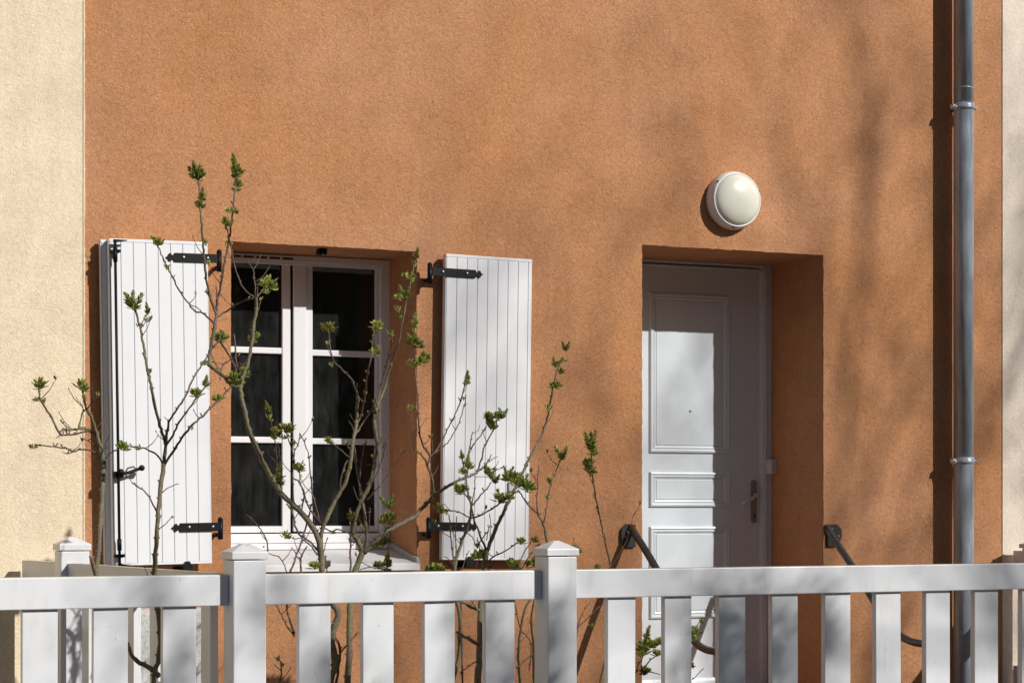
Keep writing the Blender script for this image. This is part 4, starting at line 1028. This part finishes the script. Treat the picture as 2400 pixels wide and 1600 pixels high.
# ------------------------------------------------------------------ trees and hedge across the street (world metres)
def tree(name, label, base, size, seed, height=8.0, spread=1.05, lean=(.02, 0), budding=3.0, tufts=0.0):
    r = random.Random(seed)
    t_ = bpy.data.objects.new(name, None); COL.objects.link(t_); t_.location = base
    tag(t_, label, 'tree', 'trees across the street')
    wood = MB(); trunk = MB(); leaves = MB()
    def br(p_, d, L, rad, lev):
        n = max(3, int(L / .5)); pts = [p_]; rs = [rad]; q = p_.copy(); dd = d.copy()
        for i in range(n):
            dd = (dd + Vector((r.gauss(lean[0], .055), r.gauss(lean[1], .055), r.gauss(.07, .04)))).normalized()
            q = q + dd * (L / n); pts.append(q.copy()); rs.append(max(.004, rad * (1 - .7 * (i + 1) / n)))
        (trunk if lev == 0 else wood).tube(pts, rs, 8 if lev < 2 else 5 if lev < 3 else 3)
        if lev >= 2:
            for i in range(int(L * budding)):
                k = r.randrange(1, len(pts)); c_ = pts[k]
                for j in range(2):
                    v = Vector((r.gauss(0, 1), r.gauss(0, 1), r.gauss(0, 1))).normalized()
                    u = v.orthogonal().normalized(); s_ = r.uniform(.015, .035)
                    o_ = c_ + Vector((r.gauss(0, .05), r.gauss(0, .05), r.gauss(0, .08)))
                    leaves.add([o_ - u * s_, o_ + v * s_ * .6, o_ + u * s_, o_ - v * s_ * .6], [(0, 1, 2, 3)])
        if tufts and lev in (2, 3) and r.random() < tufts:
            for i in range(70):
                v = Vector((r.gauss(0, 1), r.gauss(0, 1), r.gauss(0, 1))).normalized()
                u = v.orthogonal().normalized(); s_ = r.uniform(.03, .055)
                o_ = pts[-1] + Vector((r.gauss(0, .085), r.gauss(0, .085), r.gauss(0, .16)))
                leaves.add([o_ - u * s_, o_ + v * s_ * .6, o_ + u * s_, o_ - v * s_ * .6], [(0, 1, 2, 3)])
        if lev >= 4 or L < .4: return
        kids = (12, 6, 5, 3)[lev]
        for i in range(kids):
            f_ = (.22 + .78 * (i + r.random()) / kids) if lev == 0 else (.15 + .85 * (i + r.random()) / kids)
            k = min(len(pts) - 1, int(f_ * (len(pts) - 1) + .5))
            ax = (pts[k] - pts[k - 1]).normalized(); az = r.uniform(0, 2 * math.pi)
            o1 = ax.orthogonal().normalized(); o1 = Matrix.Rotation(az, 3, ax) @ o1
            ang = r.uniform(.35, .8) * spread
            nd = (ax * math.cos(ang) + o1 * math.sin(ang)).normalized()
            br(pts[k], nd, L * (r.uniform(.48, .62) if lev else r.uniform(.42, .62)) * (1.15 - .5 * f_), min(rs[k] * .75, rad * r.uniform(.34, .5)), lev + 1)
    br(Vector((0, 0, 0)), Vector((0, 0, 1)), height, height * .0155, 0)
    for nm, mb, mt in (('trunk', trunk, 'bark_tree'), ('crown', wood, 'bark_tree'), ('foliage', leaves, 'catkin')):
        raw(nm, [v * size for v in mb.v], mb.f, M[mt], t_, mb.sm)
    return t_
def foot(wx, wz, t_):            # tree spot whose crown centre throws its shadow on the facade at (wx, wz)
    return W(wx + .64 * t_, -t_, 0)
tree('street_tree', 'tallest budding street tree opposite the right end of the house', Vector((9.8, -13.6, 0)), 1.25, 439)
tree('street_tree', 'low tufted street tree furthest left along the street', Vector((1.0, -10.6, 0)), .70, 761, budding=2.0, tufts=.3)
tree('street_tree', 'low tufted street tree standing right of its two small neighbours', Vector((4.0, -9.2, 0)), .60, 747, budding=2.0, tufts=.3)
tree('street_tree', 'low tufted street tree between its two small neighbours', Vector((2.2, -9.2, 0)), .60, 715, budding=2.0, tufts=.3)

# the terrace across the street, its front in shade
def opposite(x0, x1, h, col, label):
    ho_ = bpy.data.objects.new('terraced_house', None); COL.objects.link(ho_); ho_.location = ((x0 + x1) / 2, -22, 0)
    tag(ho_, label, 'house', 'terraced houses across the street')
    def wbox(name, a, b_, c_, d_, e, f_, mat, par):
        m_ = MB().box(a, b_, c_, d_, e, f_)
        return raw(name, [v - org(par) for v in m_.v], m_.f, M[mat], par)
    wbox('wall', x0, x1, -31, -22, -.1, h, col, ho_)
    ov = MB().prism([(-31.4, h - .1), (-26.5, h + 2.6), (-21.6, h - .1)], 'x', x0 - .01, x1 + .01)
    raw('roof', [v - org(ho_) for v in ov.v], ov.f, M['roof'], ho_)
    n = int((x1 - x0) / 2.6)
    for k in range(n):
        xc = x0 + (k + .5) * (x1 - x0) / n
        for zf in (1.0, 3.9):
            if zf < 2 and k == n // 2:
                wbox('door', xc - .5, xc + .5, -22, -21.95, .1, 2.3, 'rail', ho_); continue
            wn_ = wbox('window', xc - .62, xc + .62, -22, -21.94, zf - .05, zf + 1.45, 'frame', ho_)
            wbox('pane', xc - .54, xc - .03, -21.94, -21.93, zf + .03, zf + 1.37, 'dark', wn_); wbox('pane', xc + .03, xc + .54, -21.94, -21.93, zf + .03, zf + 1.37, 'dark', wn_)
M['roof'] = plain('roof_tiles', (.16, .075, .05), .85, 0, .3, 6)
M['far_wall'] = plain('far_render_sand', (.42, .34, .25), .9, 0, .06, 3); M['far_wall2'] = plain('far_render_grey', (.38, .36, .34), .9, 0, .06, 3)
opposite(-24, -9.02, 7.2, 'far_wall', 'sand coloured terraced house across the street, furthest left')
opposite(-9, 6.98, 6.8, 'far_wall2', 'grey rendered terraced house across the street')
opposite(7, 24, 7.4, 'far_wall', 'sand coloured terraced house across the street behind the trees')
opposite(24.02, 44, 7.0, 'far_wall2', 'grey rendered terraced house across the street, furthest right')

scene.render.engine = 'CYCLES'
